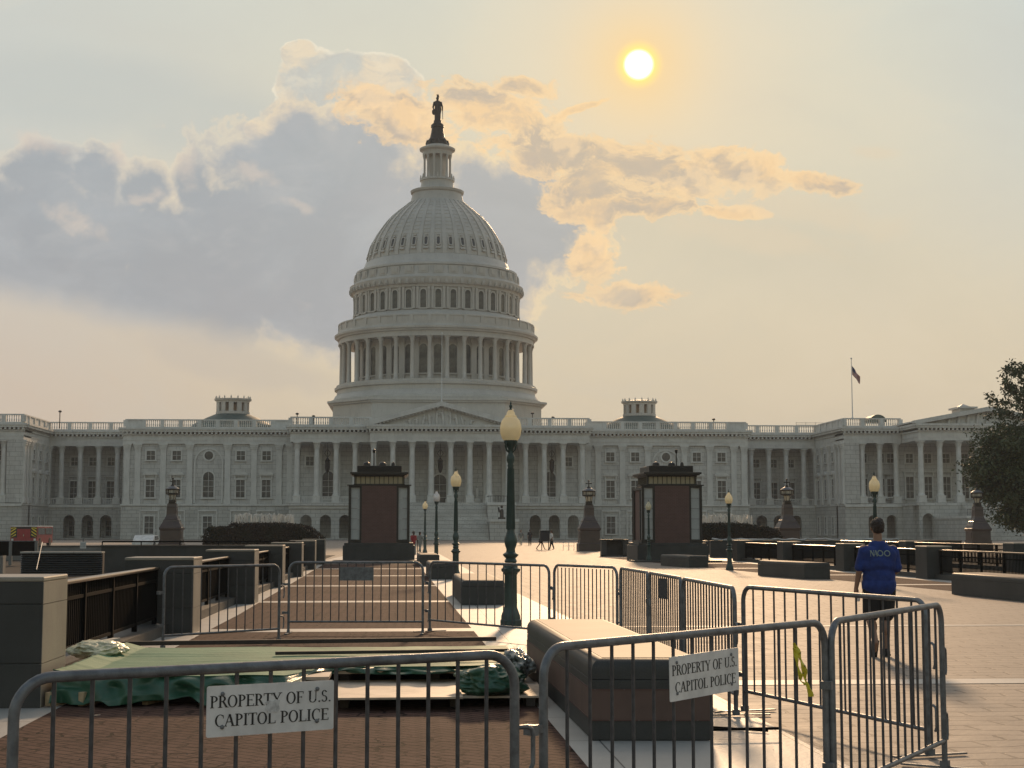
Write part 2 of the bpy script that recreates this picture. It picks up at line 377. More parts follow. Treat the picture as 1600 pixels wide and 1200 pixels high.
def b_plaza(q, cc, pos, obj):        # plaza pavers
    b = bricks(q, pos, 0.62, 0.31, 0.020, 0, 0.5, 1, 0.22, 1.5)
    c = q.mix(q.m('MULTIPLY', b.outputs['Color'], 0.30), cc, (0.21, 0.165, 0.135, 1))
    c = q.mix(q.m('MULTIPLY', q.ss(q.noise(pos, 0.12, 5, 0.6), 0.42, 0.68), 0.4), c, (0.30, 0.25, 0.20, 1))
    c = q.mix(q.m('MULTIPLY', q.ss(q.noise(pos, 1.3, 5, 0.7), 0.55, 0.75), 0.35), c, (0.17, 0.14, 0.115, 1))
    c = q.mix(q.m('MULTIPLY', b.outputs['Fac'], 0.85), c, (0.07, 0.055, 0.045, 1))
    sp = q.n('ShaderNodeTexVoronoi'); q.t.links.new(pos, sp.inputs[0]); sp.inputs['Scale'].default_value = 1.3
    c = q.mix(q.m('MULTIPLY', q.ss(sp.outputs['Distance'], 0.06, 0.03), 0.6), c, (0.07, 0.06, 0.055, 1))
    c = q.mix(q.m('MULTIPLY', q.ss(q.noise(pos, 0.55, 6, 0.7), 0.56, 0.66), 0.45), c, (0.15, 0.12, 0.10, 1))
    h = q.m('SUBTRACT', q.m('MULTIPLY', q.noise(pos, 18, 4), 0.45), q.m('MULTIPLY', b.outputs['Fac'], 1.0))
    r = q.m('ADD', 0.62, q.m('MULTIPLY', q.noise(pos, 2.4, 4), 0.2))
    return c, h, r
def b_slab(q, cc, pos, obj):         # pale granite slabs
    b = bricks(q, pos, 1.5, 1.5, 0.008, 0, 0.0)
    c = q.mix(q.m('MULTIPLY', b.outputs['Color'], 0.25), cc, (0.36, 0.34, 0.31, 1))
    c = q.mix(q.m('MULTIPLY', q.ss(q.noise(pos, 1.1, 6, 0.7), 0.5, 0.8), 0.35), c, (0.25, 0.235, 0.21, 1))
    c = q.mix(b.outputs['Fac'], c, (0.09, 0.085, 0.08, 1))
    return c, q.m('SUBTRACT', q.noise(pos, 30, 4), b.outputs['Fac']), None
def b_ashlar(w, h, amt, dark):
    def f(q, cc, pos, obj):
        s2 = q.n('ShaderNodeSeparateXYZ'); q.t.links.new(pos, s2.inputs[0])
        cb = q.n('ShaderNodeCombineXYZ'); q.t.links.new(q.m('ADD', s2.outputs[0], s2.outputs[1]), cb.inputs[0]); q.t.links.new(s2.outputs[2], cb.inputs[1])
        b = bricks(q, cb.outputs[0], w, h, 0.03 if h < 0.4 else 0.045, 0, 0.5)
        c = q.mix(q.m('MULTIPLY', b.outputs['Color'], amt), cc, dark + (1,))
        c = q.mix(q.m('MULTIPLY', b.outputs['Fac'], 0.55), c, tuple(x * 0.4 for x in dark) + (1,))
        return c, q.m('SUBTRACT', q.m('MULTIPLY', q.noise(pos, 6, 3), 0.3), b.outputs['Fac']), None
    return f
def b_wallbrick(q, cc, pos, obj):
    s2 = q.n('ShaderNodeSeparateXYZ'); q.t.links.new(pos, s2.inputs[0])
    cb = q.n('ShaderNodeCombineXYZ'); q.t.links.new(q.m('ADD', s2.outputs[0], s2.outputs[1]), cb.inputs[0]); q.t.links.new(s2.outputs[2], cb.inputs[1])
    b = bricks(q, cb.outputs[0], 0.21, 0.07, 0.008)
    c = q.mix(q.m('MULTIPLY', b.outputs['Color'], 0.5), cc, (0.085, 0.042, 0.036, 1))
    c = q.mix(q.m('MULTIPLY', b.outputs['Fac'], 0.6), c, (0.16, 0.12, 0.10, 1))
    return c, None, None
def b_granite(q, cc, pos, obj):      # speckled polished stone with block joints
    sp = q.noise(obj, 160, 3, 0.8)
    c = q.mix(q.m('MULTIPLY', q.ss(sp, 0.54, 0.70), 0.35), cc, (0.15, 0.145, 0.135, 1))
    c = q.mix(q.m('MULTIPLY', q.ss(sp, 0.46, 0.34), 0.5), c, (0.03, 0.03, 0.03, 1))
    return c, None, None
M = {}
M['marble'] = mat('marble', (0.60, 0.59, 0.56), 0.6, nscale=0.5, namt=0.22, stain=0.5, build=b_ashlar(1.8, 0.75, 0.35, (0.44, 0.42, 0.385)))
M['marble_trim'] = mat('marble_trim', (0.66, 0.65, 0.615), 0.6, nscale=0.8, namt=0.16, stain=0.3)
M['rustic'] = mat('rusticated_stone', (0.56, 0.55, 0.515), 0.7, nscale=0.4, namt=0.2, stain=0.5, bump=0.8, build=b_ashlar(1.6, 0.62, 0.4, (0.41, 0.39, 0.35)))
M['dome'] = mat('dome_paint', (0.56, 0.53, 0.48), 0.5, nscale=0.3, namt=0.14, stain=0.32)
M['glass_dark'] = mat('window_glass', (0.035, 0.035, 0.037), 0.2, nscale=0.45, col2=(0.15, 0.15, 0.14))
M['void'] = mat('dark_recess', (0.03, 0.03, 0.03), 0.8)
M['bronze'] = mat('dark_bronze', (0.05, 0.042, 0.035), 0.5, metal=0.6, nscale=3)
M['copper'] = mat('roof_copper', (0.08, 0.115, 0.10), 0.6, nscale=0.6)
M['brick_pave'] = mat('brick_paving', (0.122, 0.070, 0.055), 0.9, spec=0.06, nscale=0.8, bump=0.3, build=b_brick)
M['plaza'] = mat('plaza_pavers', (0.30, 0.24, 0.19), 0.5, nscale=0.3, namt=0.15, bump=0.45, build=b_plaza)
M['slab'] = mat('granite_slabs', (0.42, 0.40, 0.365), 0.6, nscale=0.8, namt=0.15, bump=0.25, build=b_slab)
M['granite'] = mat('grey_granite', (0.060, 0.059, 0.056), 0.6, spec=0.3, nscale=1.5, namt=0.25, stain=0.35, build=b_granite)
M['granite_red'] = mat('red_granite', (0.08, 0.052, 0.044), 0.40, nscale=1.5, namt=0.25, build=b_granite)
M['granite_sunlit'] = mat('sunlit_granite', (0.33, 0.29, 0.235), 0.5, nscale=1.5, namt=0.2, build=b_granite, stain=0.3)  # sunlight painted into the granite: paler tan for lit pier sides and caps
M['rail'] = mat('black_iron', (0.008, 0.008, 0.008), 0.8, spec=0.03)
M['brass'] = mat('bronze_handrail', (0.20, 0.155, 0.11), 0.30, metal=0.8)
M['steel'] = mat('galvanised_steel', (0.19, 0.20, 0.215), 0.5, metal=0.5, nscale=14, namt=0.4, bump=0.15, bscale=120)
M['steel_bar'] = mat('dull_steel', (0.10, 0.098, 0.105), 0.55, metal=0.4, nscale=14, namt=0.4)
M['pit'] = mat('pit_shade', (0.022, 0.022, 0.023), 0.9, spec=0.1, nscale=1)  # shade of the sunken openings painted as near-black ground
M['lamp_green'] = mat('lamp_green_paint', (0.04, 0.068, 0.06), 0.45, nscale=5, bump=0.15)
M['sign'] = mat('sign_plate', (0.74, 0.73, 0.72), 0.5, nscale=7, namt=0.22)
M['ink'] = mat('sign_ink', (0.02, 0.02, 0.02), 0.6)
M['kbrick'] = mat('kiosk_brick', (0.125, 0.062, 0.052), 0.75, nscale=2, build=b_wallbrick)
M['kglass'] = mat('frosted_glass', (0.42, 0.44, 0.44), 0.25, nscale=1.2)
M['kmetal'] = mat('kiosk_bronze', (0.03, 0.027, 0.024), 0.45, metal=0.3)
M['concrete'] = mat('concrete', (0.20, 0.195, 0.185), 0.75, nscale=1.0, stain=0.5)
M['wood'] = mat('raw_timber', (0.48, 0.35, 0.21), 0.7, nscale=9, namt=0.4)
M['wood_dark'] = mat('weathered_timber', (0.05, 0.038, 0.03), 0.7, nscale=9)
M['leaf'] = mat('foliage', (0.075, 0.095, 0.035), 0.6, nscale=0.5, col2=(0.035, 0.05, 0.018))
M['hedge'] = mat('hedge_foliage', (0.038, 0.024, 0.018), 0.8, nscale=0.8, col2=(0.022, 0.024, 0.013))
M['bark'] = mat('bark', (0.06, 0.047, 0.037), 0.85, nscale=6, bump=0.5)
M['red'] = mat('red_paint', (0.32, 0.03, 0.035), 0.35)
M['yellow'] = mat('yellow_reflective', (0.72, 0.56, 0.05), 0.5)
M['white'] = mat('white_paint', (0.70, 0.70, 0.68), 0.5)
M['rubber'] = mat('black_rubber', (0.02, 0.02, 0.02), 0.7)
M['chrome'] = mat('chrome', (0.6, 0.6, 0.6), 0.2, metal=1.0)
M['skin'] = mat('skin', (0.30, 0.17, 0.115), 0.55, nscale=6, namt=0.15)
M['hair'] = mat('hair', (0.035, 0.02, 0.014), 0.6, nscale=60, namt=0.5, bump=0.6, bscale=90)
M['shirt'] = mat('blue_tshirt', (0.018, 0.042, 0.20), 0.85, nscale=9, namt=0.35, bump=0.35, bscale=7)
M['shorts'] = mat('black_shorts', (0.014, 0.014, 0.016), 0.85, bump=0.3, bscale=8)
M['print'] = mat('shirt_print', (0.24, 0.30, 0.27), 0.8)
M['tape'] = mat('caution_tape', (0.62, 0.56, 0.03), 0.45, nscale=12)
M['cloth_pale'] = mat('pale_cloth', (0.5, 0.47, 0.40), 0.8)
M['cloth_dark'] = mat('dark_cloth', (0.03, 0.03, 0.035), 0.85)
def translucent(name, col, k=0.6, rough=0.5, gloss=0.06):
    m = bpy.data.materials.new(name); m.use_nodes = True; t = m.node_tree; t.nodes.clear(); q = G(t)
    d = q.n('ShaderNodeBsdfDiffuse'); d.inputs[0].default_value = tuple(col) + (1,)
    tr = q.n('ShaderNodeBsdfTranslucent'); tr.inputs[0].default_value = tuple(col) + (1,)
    a = q.n('ShaderNodeMixShader'); a.inputs[0].default_value = k; t.links.new(d.outputs[0], a.inputs[1]); t.links.new(tr.outputs[0], a.inputs[2])
    gl = q.n('ShaderNodeBsdfGlossy'); gl.inputs['Roughness'].default_value = rough
    b = q.n('ShaderNodeMixShader'); b.inputs[0].default_value = gloss; t.links.new(a.outputs[0], b.inputs[1]); t.links.new(gl.outputs[0], b.inputs[2])
    o = q.n('ShaderNodeOutputMaterial'); t.links.new(b.outputs[0], o.inputs[0])
    return m
M['globe'] = translucent('lamp_globe_glass', (0.94, 0.88, 0.68), 0.72, 0.15, 0.08)
M['globe_white'] = translucent('clear_lamp_globe', (0.80, 0.82, 0.84), 0.5, 0.1, 0.1)
M['water'] = translucent('water_spray', (0.80, 0.81, 0.80), 0.5, 0.1, 0.2)
M['lantern_glass'] = translucent('lantern_glass', (0.78, 0.76, 0.66), 0.6, 0.2, 0.08)
M['klantern'] = translucent('clerestory_glass', (0.75, 0.68, 0.48), 0.6, 0.2, 0.08)
M['tarp'] = mat('green_tarp', (0.085, 0.19, 0.10), 0.42, spec=1.0, nscale=1.6, namt=0.25, bump=0.35, bscale=9)
M['tarp_glare'] = mat('sun_glare_tarp', (0.125, 0.25, 0.145), 0.65, spec=0.15, nscale=1.6, namt=0.2, bump=0.3, bscale=9)  # sun glare on the green tarp painted in as a paler green
M['plastic'] = mat('yellowed_plastic', (0.74, 0.70, 0.46), 0.4, nscale=14, namt=0.45, bump=0.5, bscale=20)
M['band'] = mat('pale_granite_band', (0.44, 0.42, 0.385), 0.6, nscale=2)
M['vent'] = mat('vent_metal', (0.075, 0.085, 0.095), 0.5, nscale=2)
M['ply'] = mat('plywood', (0.64, 0.50, 0.37), 0.6, nscale=3, namt=0.35)
M['flag'] = None
# ------------------------------------------------------------------ ground
def sheet(name, polys, z, m, kind='structure'):
    b = MB()
    for p in polys: b.add([(x, y, z) for x, y in p], [tuple(range(len(p)))])
    return tag(b.build(name, m), kind=kind)
sheet('ground', [[(-900, -300), (900, -300), (900, 1500), (-900, 1500)]], 0, M['plaza'])
def xl(Y): return -3.12 - 0.0022 * max(Y, 10) if Y < 30 else -3.19 - (Y - 30) * 0.0155
def xr(Y): return 1.37 - 0.0110 * Y
Ys = [-6, 12, 30, 45, 60, 78.5]
sheet('brick_path', [[(xl(a), a), (xr(a), a), (xr(b_), b_), (xl(b_), b_)] for a, b_ in zip(Ys, Ys[1:])], 0.004, M['brick_pave'])
sheet('granite_path', [[(-4.5, -6), (3.05, -6), (3.05, 27), (2.55, 60), (2.2, 112), (-3.4, 112), (-4.5, 78)]], 0.002, M['slab'])
sheet('path', [[(xl(a) , a), (xr(a), a), (xr(a), a + w), (xl(a), a + w)] for a, w in ((4.6, .7), (14.9, .6), (24.9, .75), (34.9, .75), (44.8, .75), (54.6, .75), (64.5, .75), (74.2, .75))], 0.006, M['band'])
sheet('path', [[(3.05, a), (30, a), (30, a + .5), (3.05, a + .5)] for a in (6.2, 16.1)] + [[(3.05, 25.7), (14.9, 25.7), (14.9, 26.0), (3.05, 26.0)]] +
      [[(xe + .02, a), (16.7, a), (16.7, a + .6), (xe + .02, a + .6)] for a, xe in ((34.9, 14.85), (44.8, 14.35), (54.6, 13.7), (64.5, 13.05), (74.2, 12.4))], 0.0055, M['band'])
sheet('brick_path', [[(15.2, 26.0), (16.7, 26.0), (16.7, 90), (11.6, 90), (12.9, 66), (14.4, 42)]], 0.004, M['brick_pave'])
sheet('granite_path', [[(16.71, 20), (18.6, 20), (18.6, 92), (16.71, 92)]], 0.003, M['slab'])
sheet('pavement', [[(-60, 8), (-4.51, 8), (-4.51, 100), (-60, 100)], [(18.7, 20), (60, 20), (60, 92), (18.7, 92)]], 0.003, M['pit'])  # flat sheets coloured dark in place of shaded pits
sheet('road', [[(-200, 150), (-16, 150), (-16, 172), (-200, 172)], [(27, 150), (200, 150), (200, 172), (27, 172)]], 0.005, mat('asphalt', (0.05, 0.05, 0.05), 0.8, nscale=1))

# ------------------------------------------------------------------ the domed building
CAP = thing('government_building', 'pale stone building with a huge ribbed columned dome and wings behind the plaza', 'building', (5.7, 265, 0))
def arcade(b, x0, x1, z0, z1, ops, y, th):
    """wall slab with arched openings; ops = (centre, width, foot, top)"""
    ops = sorted(ops); xs = x0
    def quad(xa, xb, za, zb, zc, zd):     # front and back faces between two columns of verts
        for yy, fl in ((y, 0), (y + th, 1)):
            q = [(xa, yy, za), (xb, yy, zb), (xb, yy, zd), (xa, yy, zc)]
            b.add(q, [(0, 1, 2, 3) if not fl else (3, 2, 1, 0)])
    for cx, w, zb, zt in ops:
        quad(xs, cx - w / 2, z0, z0, z1, z1); r = w / 2; n = 8
        if zb > z0: quad(cx - r, cx + r, z0, z0, zb, zb)
        pts = [(cx - r * cos(pi * i / n), zt - r + r * sin(pi * i / n)) for i in range(n + 1)]
        for (xa, za), (xb, zb2) in zip(pts, pts[1:]):
            quad(xa, xb, za, zb2, z1, z1)
            b.add([(xa, y, za), (xb, y, zb2), (xb, y + th, zb2), (xa, y + th, za)], [(3, 2, 1, 0)])
        for sx in (-1, 1):
            b.add([(cx + sx * r, y, zb), (cx + sx * r, y + th, zb), (cx + sx * r, y + th, zt - r), (cx + sx * r, y, zt - r)], [(0, 1, 2, 3)])
        xs = cx + r
    quad(xs, x1, z0, z0, z1, z1)
    b.box(x0, x1, y + th * .2, y + th * .8, z1 - .01, z1)
ZC0, ZC1, ZB = 16.2, 18.9, 20.4
def entab(b, x0, x1, y0, y1):            # architrave, frieze, dentils and cornice round a block (front y0)
    b.box(x0, x1, y0, y1, ZC0, ZC0 + .55); b.box(x0 - .06, x1 + .06, y0 - .06, y1, ZC0 + .55, ZC0 + .75)
    b.box(x0, x1, y0, y1, ZC0 + .75, 17.6)
    b.box(x0 - .2, x1 + .2, y0 - .2, y1, 17.6, 17.85)
    n = max(2, int((x1 - x0) / .7))
    for i in range(n + 1):
        x = x0 + (x1 - x0) * i / n; b.box(x - .16, x + .16, y0 - .62, y0 - .2, 17.86, 18.2)
    b.box(x0 - .55, x1 + .55, y0 - .75, y1, 18.2, 18.55); b.box(x0 - .7, x1 + .7, y0 - .92, y1, 18.55, ZC1)
def entab_side(b, x, y0, y1, sg):        # the same along y, facing sg
    def bx(o, z0, z1, yo=0):
        xa, xb = sorted((x, x + sg * o)); b.box(xa, xb, y0, y1, z0, z1)
    xa, xb = sorted((x - sg * .6, x + sg * .012))
    y0 += .006; b.box(xa, xb, y0, y1, ZC0 + .003, ZC1 - .006); bx(.06, ZC0 + .55, ZC0 + .75); bx(.2, 17.6, 17.85); bx(.75, 18.206, 18.546); bx(.92, 18.556, ZC1 - .006)
def balus(b, x0, x1, y, solid=()):       # balustrade along x
    b = MB(); balus_(b, x0, x1, y, solid); b.build('balustrade', M['marble_trim'], CAP)
def balus_side(b, x, y0, y1):
    b = MB(); balus_side_(b, x, y0, y1); b.build('balustrade', M['marble_trim'], CAP)
def balus_(b, x0, x1, y, solid=()):
    b.box(x0, x1, y - .2, y + .2, ZC1, ZC1 + .22); b.box(x0 - .05, x1 + .05, y - .24, y + .24, ZB - .2, ZB)
    n = max(1, round((x1 - x0) / 3.2)); L = (x1 - x0) / n
    for i in range(n + 1):
        x = x0 + L * i; b.box(x - .35, x + .35, y - .23, y + .23, ZC1 + .22, ZB - .2)
    for i in range(n):
        m_ = 7
        if i in solid: b.box(x0 + L * i + .35, x0 + L * (i + 1) - .35, y - .12, y + .12, ZC1 + .22, ZB - .2); continue
        for k in range(m_):
            x = x0 + L * i + .35 + (L - .7) * (k + .5) / m_
            b.lathe([(.06, ZC1 + .22), (.12, ZC1 + .5), (.06, ZC1 + .85), (.09, ZB - .2)], 4, x, y, cap=False)
def balus_side_(b, x, y0, y1):
    b.box(x - .2, x + .2, y0, y1, ZC1, ZC1 + .22); b.box(x - .24, x + .24, y0, y1, ZB - .2, ZB)
    n = max(1, round((y1 - y0) / 3.6)); L = (y1 - y0) / n
    for i in range(n + 1): y = y0 + L * i; b.box(x - .23, x + .23, y - .35, y + .35, ZC1 + .22, ZB - .2)
    b.box(x - .1, x + .1, y0, y1, ZC1 + .22, ZB - .2)

masonry = MB(); ground_floor = MB(); trim = MB(); bal = MB(); pil = MB()
_p = []
def pilaster(x, y, w=.95, rz=0.0):
    if _p:
        dup(_p[0], CAP, (x, y, 0), rz); return
    pil = MB(); X, Y, x, y = x, y, 0, 0
    pil.box(x - w / 2, x + w / 2, y - .28, y, 6.35, 15.1); pil.box(x - w / 2 - .12, x + w / 2 + .12, y - .4, y, 6.0, 6.9)
    for k, (o, za, zb) in enumerate(((.02, 15.1, 15.35), (.12, 15.35, 15.65), (.2, 15.65, 15.95), (.28, 15.95, 16.2))):
        pil.box(x - w / 2 - o, x + w / 2 + o, y - .28 - o, y, za, zb)
    _p.append(pil.build('pilaster', M['marble_trim'], CAP, (X, Y, 0)))
def win_mesh(w, h, kind):
    """window facing -y, centred on x=0, foot at z=0; glass, stone frame, bars, hood"""
    b = MB(); b.cur = 0; f = .24
    n = 10
    if kind == 'round':
        pts = [(w / 2 * cos(2 * pi * i / 20), w / 2 + w / 2 * sin(2 * pi * i / 20)) for i in range(20)]
        b.cur = 1; b.prism_y(pts, -.05, 0); b.cur = 0
        for r0, r1, yo in ((w / 2, w / 2 + .28, -.16),):
            ring = []
            for i in range(24):
                a = 2 * pi * i / 24; ring.append((r0 * cos(a), r1 * cos(a), r0 * sin(a) + w / 2, r1 * sin(a) + w / 2))
            for i in range(24):
                p, q = ring[i], ring[(i + 1) % 24]
                b.add([(p[0], yo, p[2]), (q[0], yo, q[2]), (q[1], yo, q[3]), (p[1], yo, p[3]), (p[1], 0, p[3]), (q[1], 0, q[3]), (p[0], 0, p[2]), (q[0], 0, q[2])],
                      [(3, 2, 1, 0), (2, 3, 4, 5), (0, 1, 7, 6)])
        return b
    if kind in ('arch', 'archplain'):
        pts = [(-w / 2, 0), (w / 2, 0)] + [(w / 2 * cos(pi * i / n), h - w / 2 + w / 2 * sin(pi * i / n)) for i in range(n + 1)]
        b.cur = 1; b.prism_y(pts, -.04, 0); b.cur = 0
        outer = [(w / 2 + f, 0)] + [((w / 2 + f) * cos(pi * i / n), h - w / 2 + (w / 2 + f) * sin(pi * i / n)) for i in range(n + 1)] + [(-w / 2 - f, 0)]
        inner = [(w / 2, 0)] + [(w / 2 * cos(pi * i / n), h - w / 2 + w / 2 * sin(pi * i / n)) for i in range(n + 1)] + [(-w / 2, 0)]
        for i in range(len(outer) - 1):
            a, c, d, e = inner[i], inner[i + 1], outer[i + 1], outer[i]
            b.add([(a[0], -.16, a[1]), (c[0], -.16, c[1]), (d[0], -.16, d[1]), (e[0], -.16, e[1]), (a[0], 0, a[1]), (c[0], 0, c[1]), (d[0], 0, d[1]), (e[0], 0, e[1])],
                  [(0, 1, 2, 3), (3, 2, 6, 7), (0, 4, 5, 1)])
        b.box(-w / 2 - f - .1, w / 2 + f + .1, -.3, 0, -.3, -.02)
        if kind == 'archplain': return b
        b.box(-.03, .03, -.07, -.045, 0, h - .05)
        for k in range(1, 4): b.box(-w / 2, w / 2, -.075, -.045, h * k / 4.6 - .025, h * k / 4.6 + .025)
        return b
    b.cur = 1; b.box(-w / 2, w / 2, -.04, 0, 0, h); b.cur = 0
    b.box(-w / 2 - f, -w / 2, -.16, 0, -f * .2, h + f); b.box(w / 2, w / 2 + f, -.16, 0, -f * .2, h + f); b.box(-w / 2 - .001, w / 2 + .001, -.16, 0, h, h + f - .002)
    b.box(-w / 2 - f - .08, w / 2 + f + .08, -.28, 0, -.27, -.05)
    b.box(-.03, .03, -.07, -.045, 0, h)
    for k in ((.5,) if h < 2 else (.33, .66)): b.box(-w / 2, w / 2, -.075, -.045, h * k - .03, h * k + .03)
    if kind in ('hood', 'flathood'):
        z = h + .75
        b.box(-w / 2 - f - .1, -w / 2 - f + .12, -.3, 0, h + .1, z); b.box(w / 2 + f - .12, w / 2 + f + .1, -.3, 0, h + .1, z)
        b.box(-w / 2 - .55, w / 2 + .55, -.42, 0, z, z + .18)
        if kind == 'hood':
            R = w / 2 + .55
            pts = [(-R, z + .18)] + [(R * -cos(pi * i / 8), z + .18 + .5 * sin(pi * i / 8)) for i in range(1, 8)] + [(R, z + .18)]
            b.prism_y(list(reversed(pts)), -.46, 0)
    return b
_w = {}
def window(x, y, z, w, h, kind='plain', rz=0.0, par=None):
    k = (w, h, kind)
    if k not in _w:
        o = win_mesh(w, h, kind).build('window', [M['marble_trim'], M['glass_dark']], par or CAP); _w[k] = o
    else: o = dup(_w[k], par or CAP)
    o.location = (x, y, z); o.rotation_euler = (0, 0, rz); return o

# --- column (pedestal, base, shaft, leafy capital); foot of pedestal at z=0
cb = MB()
cb.box(-.62, .62, -.62, .62, 0, 1.1); cb.box(-.7, .7, -.7, .7, 0, .22); cb.box(-.68, .68, -.68, .68, 1.0, 1.16)
cb.lathe([(.6, 1.16), (.62, 1.24), (.55, 1.32), (.57, 1.4), (.48, 1.5), (.47, 3.5), (.455, 5.5), (.40, 8.85), (.44, 8.9), (.40, 8.95)], 16, cap=False)
for k, (za, zb_, ra, rb) in enumerate(((8.95, 9.3, .42, .56), (9.3, 9.65, .46, .62), (9.65, 9.95, .5, .74))):
    prof = [(ra, za), (rb * .9, zb_ - .08), (rb, zb_), (ra, zb_ + .01)]
    cb.lathe(prof, 8, rot=k * pi / 8, cap=False)
cb.box(-.62, .62, -.62, .62, 9.95, 10.1)
col0 = cb.build('column', M['marble_trim'], CAP, smooth=35)
colused = [0]
def column(x, y, z=6.1):
    o = col0 if not colused[0] else dup(col0, CAP); colused[0] = 1; o.location = (x, y, z)

# --- centre block and porticoes
masonry.box(-25.2, 25.2, .02, 34, 6.0, ZC0)
ground_floor.box(-25.2, 25.2, -2.0, 33.9, 0, 5.6)
masonry.box(-25.6, 25.6, -8.2, 2, 5.62, 6.08)
for sg in (-1, 1):
    xs = [sg * v for v in (14.25, 17.4, 20.6, 23.85)]
    for x in xs: column(x, -7.3)
    xa, xb = sorted((sg * 12.2, sg * 25.1))
    ops = [(sg * v, 1.85, .25, 4.1) for v in (15.85, 19.05, 22.25)] + ([(sg * 12.95 if False else sg * 13.0, 1.3, .25, 3.9)] if False else [])
    arcade(ground_floor, xa, xb, 0, 5.6, ops, -7.6, 1.1)
    trim.box(xa, xb, -7.85, -7.6, 5.15, 5.6); trim.box(xa, xb, -7.9, -7.0, 5.62 + .46, 5.62 + .5)
    for v in (15.8, 19.0, 22.2):          # low rails between pedestals
        trim.box(sg * v - .95, sg * v + .95, -7.45, -7.2, 7.0, 7.15)
        for k in range(7): trim.box(sg * v - .85 + k * .28 - .05, sg * v - .85 + k * .28 + .05, -7.4, -7.25, 6.08, 7.0)
    ea, eb = sorted((sg * 11.6, sg * 25.0))
    entab(trim, ea, eb, -7.9, 1.0)
    balus(bal, ea, eb, -7.6, solid=())
    masonry.box(ea, eb, -7.0, 30, ZC1 - .3, ZC1 - .02)
    pilaster(sg * 24.4, 0); pilaster(sg * 20.6, 0); pilaster(sg * 17.4, 0); pilaster(sg * 14.2, 0)
    xa, xb = sorted((sg * 24.6, sg * 25.2)); masonry.box(xa, xb, -.5, 0.1, 6.1, ZC0)
    window(sg * 19.0, -.02, 7.0, 2.0, 4.6, 'arch')
    window(sg * 22.2, -.02, 12.6, 1.3, 1.5, 'plain')
for v in (1.6, 4.78, 7.97, 11.15):
    for sg in (-1, 1): column(sg * v, -10.4); 
for v in (1.6, 4.78, 7.97, 11.15):
    for sg in (-1, 1): pilaster(sg * v, 0)
window(0.0, -.02, 6.1, 2.4, 5.0, 'arch')
entab(trim, -11.75, 11.75, -11.0, 1.0)
masonry.box(-11.6, 11.6, -11.05, 0.2, 5.63, 6.09)
# pediment
pz = ZC1; pa = 22.75
trim.prism_y([(-11.6, pz + .01), (11.6, pz + .01), (0, pa - .75)], -10.6, 10)
for sg in (-1, 1):
    P = [(sg * 12.45, pz + .02), (sg * 12.45, pz + .55), (0, pa), (0, pa - .75), (sg * 11.2, pz + .02)]
    if sg < 0: P.reverse()
    trim.prism_y(list(reversed(P)), -11.9, -10.55)
    Q = [(sg * 12.4, pz + .5), (0, pa - .02), (0, pa - .3), (sg * 12.4, pz + .2)]
    if sg < 0: Q.reverse()
    trim.prism_y(list(reversed(Q)), -10.56, 12)
    n = 20
    for i in range(1, n):
        t = i / n; trim.box(sg * 11.8 * t - .14, sg * 11.8 * t + .14, -11.6, -11.2, pa - .95 + (pz - pa + .5) * t, pa - .62 + (pz - pa + .5) * t)
# figures in relief inside the pediment
rr = random.Random(3)
for fx, fh in ((-5.2, .8), (-4.1, 1.1), (-3.0, 1.5), (-1.9, 1.9), (-.75, 2.3), (.35, 2.4), (1.5, 2.1), (2.6, 1.6), (3.6, 1.3), (4.9, .9)):
    rel = MB(); z0 = pz + .1; lean = rr.uniform(-.25, .25)
    rel.capsule((fx, -10.8, z0 + .15), (fx + lean * .5, -10.85, z0 + fh * .62), .26, .22, 8)
    rel.capsule((fx + lean * .5, -10.85, z0 + fh * .55), (fx + lean, -10.85, z0 + fh * .8), .24, .18, 8)
    rel.ball((fx + lean, -10.9, z0 + fh * .93), .15, 8, 6)
    rel.capsule((fx + lean, -10.9, z0 + fh * .74), (fx + lean + rr.choice((-.5, .5)), -11.0, z0 + fh * rr.uniform(.45, .85)), .09, .07, 6)
    rel.build('relief_figure', M['marble_trim'], CAP, smooth=60)
# great stair and its cheek blocks
st = MB(); ns = 34
for i in range(ns):
    z = 6.05 * (1 - i / ns); y = -11.1 - i * .36
    st.box(-7.35, 7.35, y - .36, y, 0, z - .02 if i else 6.05)
st.build('entrance_stair', M['rustic'], CAP)
for sg in (-1, 1):
    a, b_ = sorted((sg * 7.4, sg * 11.9))
    ground_floor.box(a, b_, -16.5, -7.0, 0, 5.6); trim.box(a - .12, b_ + .12, -16.7, -8.3, 5.6, 6.06)
    ground_floor.box(a + .02, b_ - .02, -23.6, -16.5, 0, 2.9); trim.box(a - .1, b_ + .1, -23.8, -16.72, 2.9, 3.3)
    bz = MB()
    bz.capsule((sg * 9.4, -21, 3.3), (sg * 9.4, -21, 4.6), .32, .3, 8); bz.capsule((sg * 9.0, -21, 4.5), (sg * 8.9, -21.2, 5.1), .14, .12, 8); bz.ball((sg * 9.4, -21, 5.25), .22, 8, 6)
    bz.lathe([(.6, 3.3), (.6, 3.6), (.4, 3.62)], 8, sg * 9.4, -21)
    bz.build('bronze_figure', M['bronze'], CAP, smooth=60)
    rl = MB()
    a, b_ = sorted((sg * 7.6, sg * 11.7))
    rl.box(a, b_, -16.4, -16.34, 7.05, 7.12)
    for k in range(16): rl.box(a + .26 * k, a + .26 * k + .05, -16.4, -16.34, 6.06, 7.05)
    rl.box(a - .05 if sg > 0 else b_, a if sg > 0 else b_ + .05, -16.4, -11, 7.05, 7.12)
    rl.build('landing_rail', M['rail'], CAP)

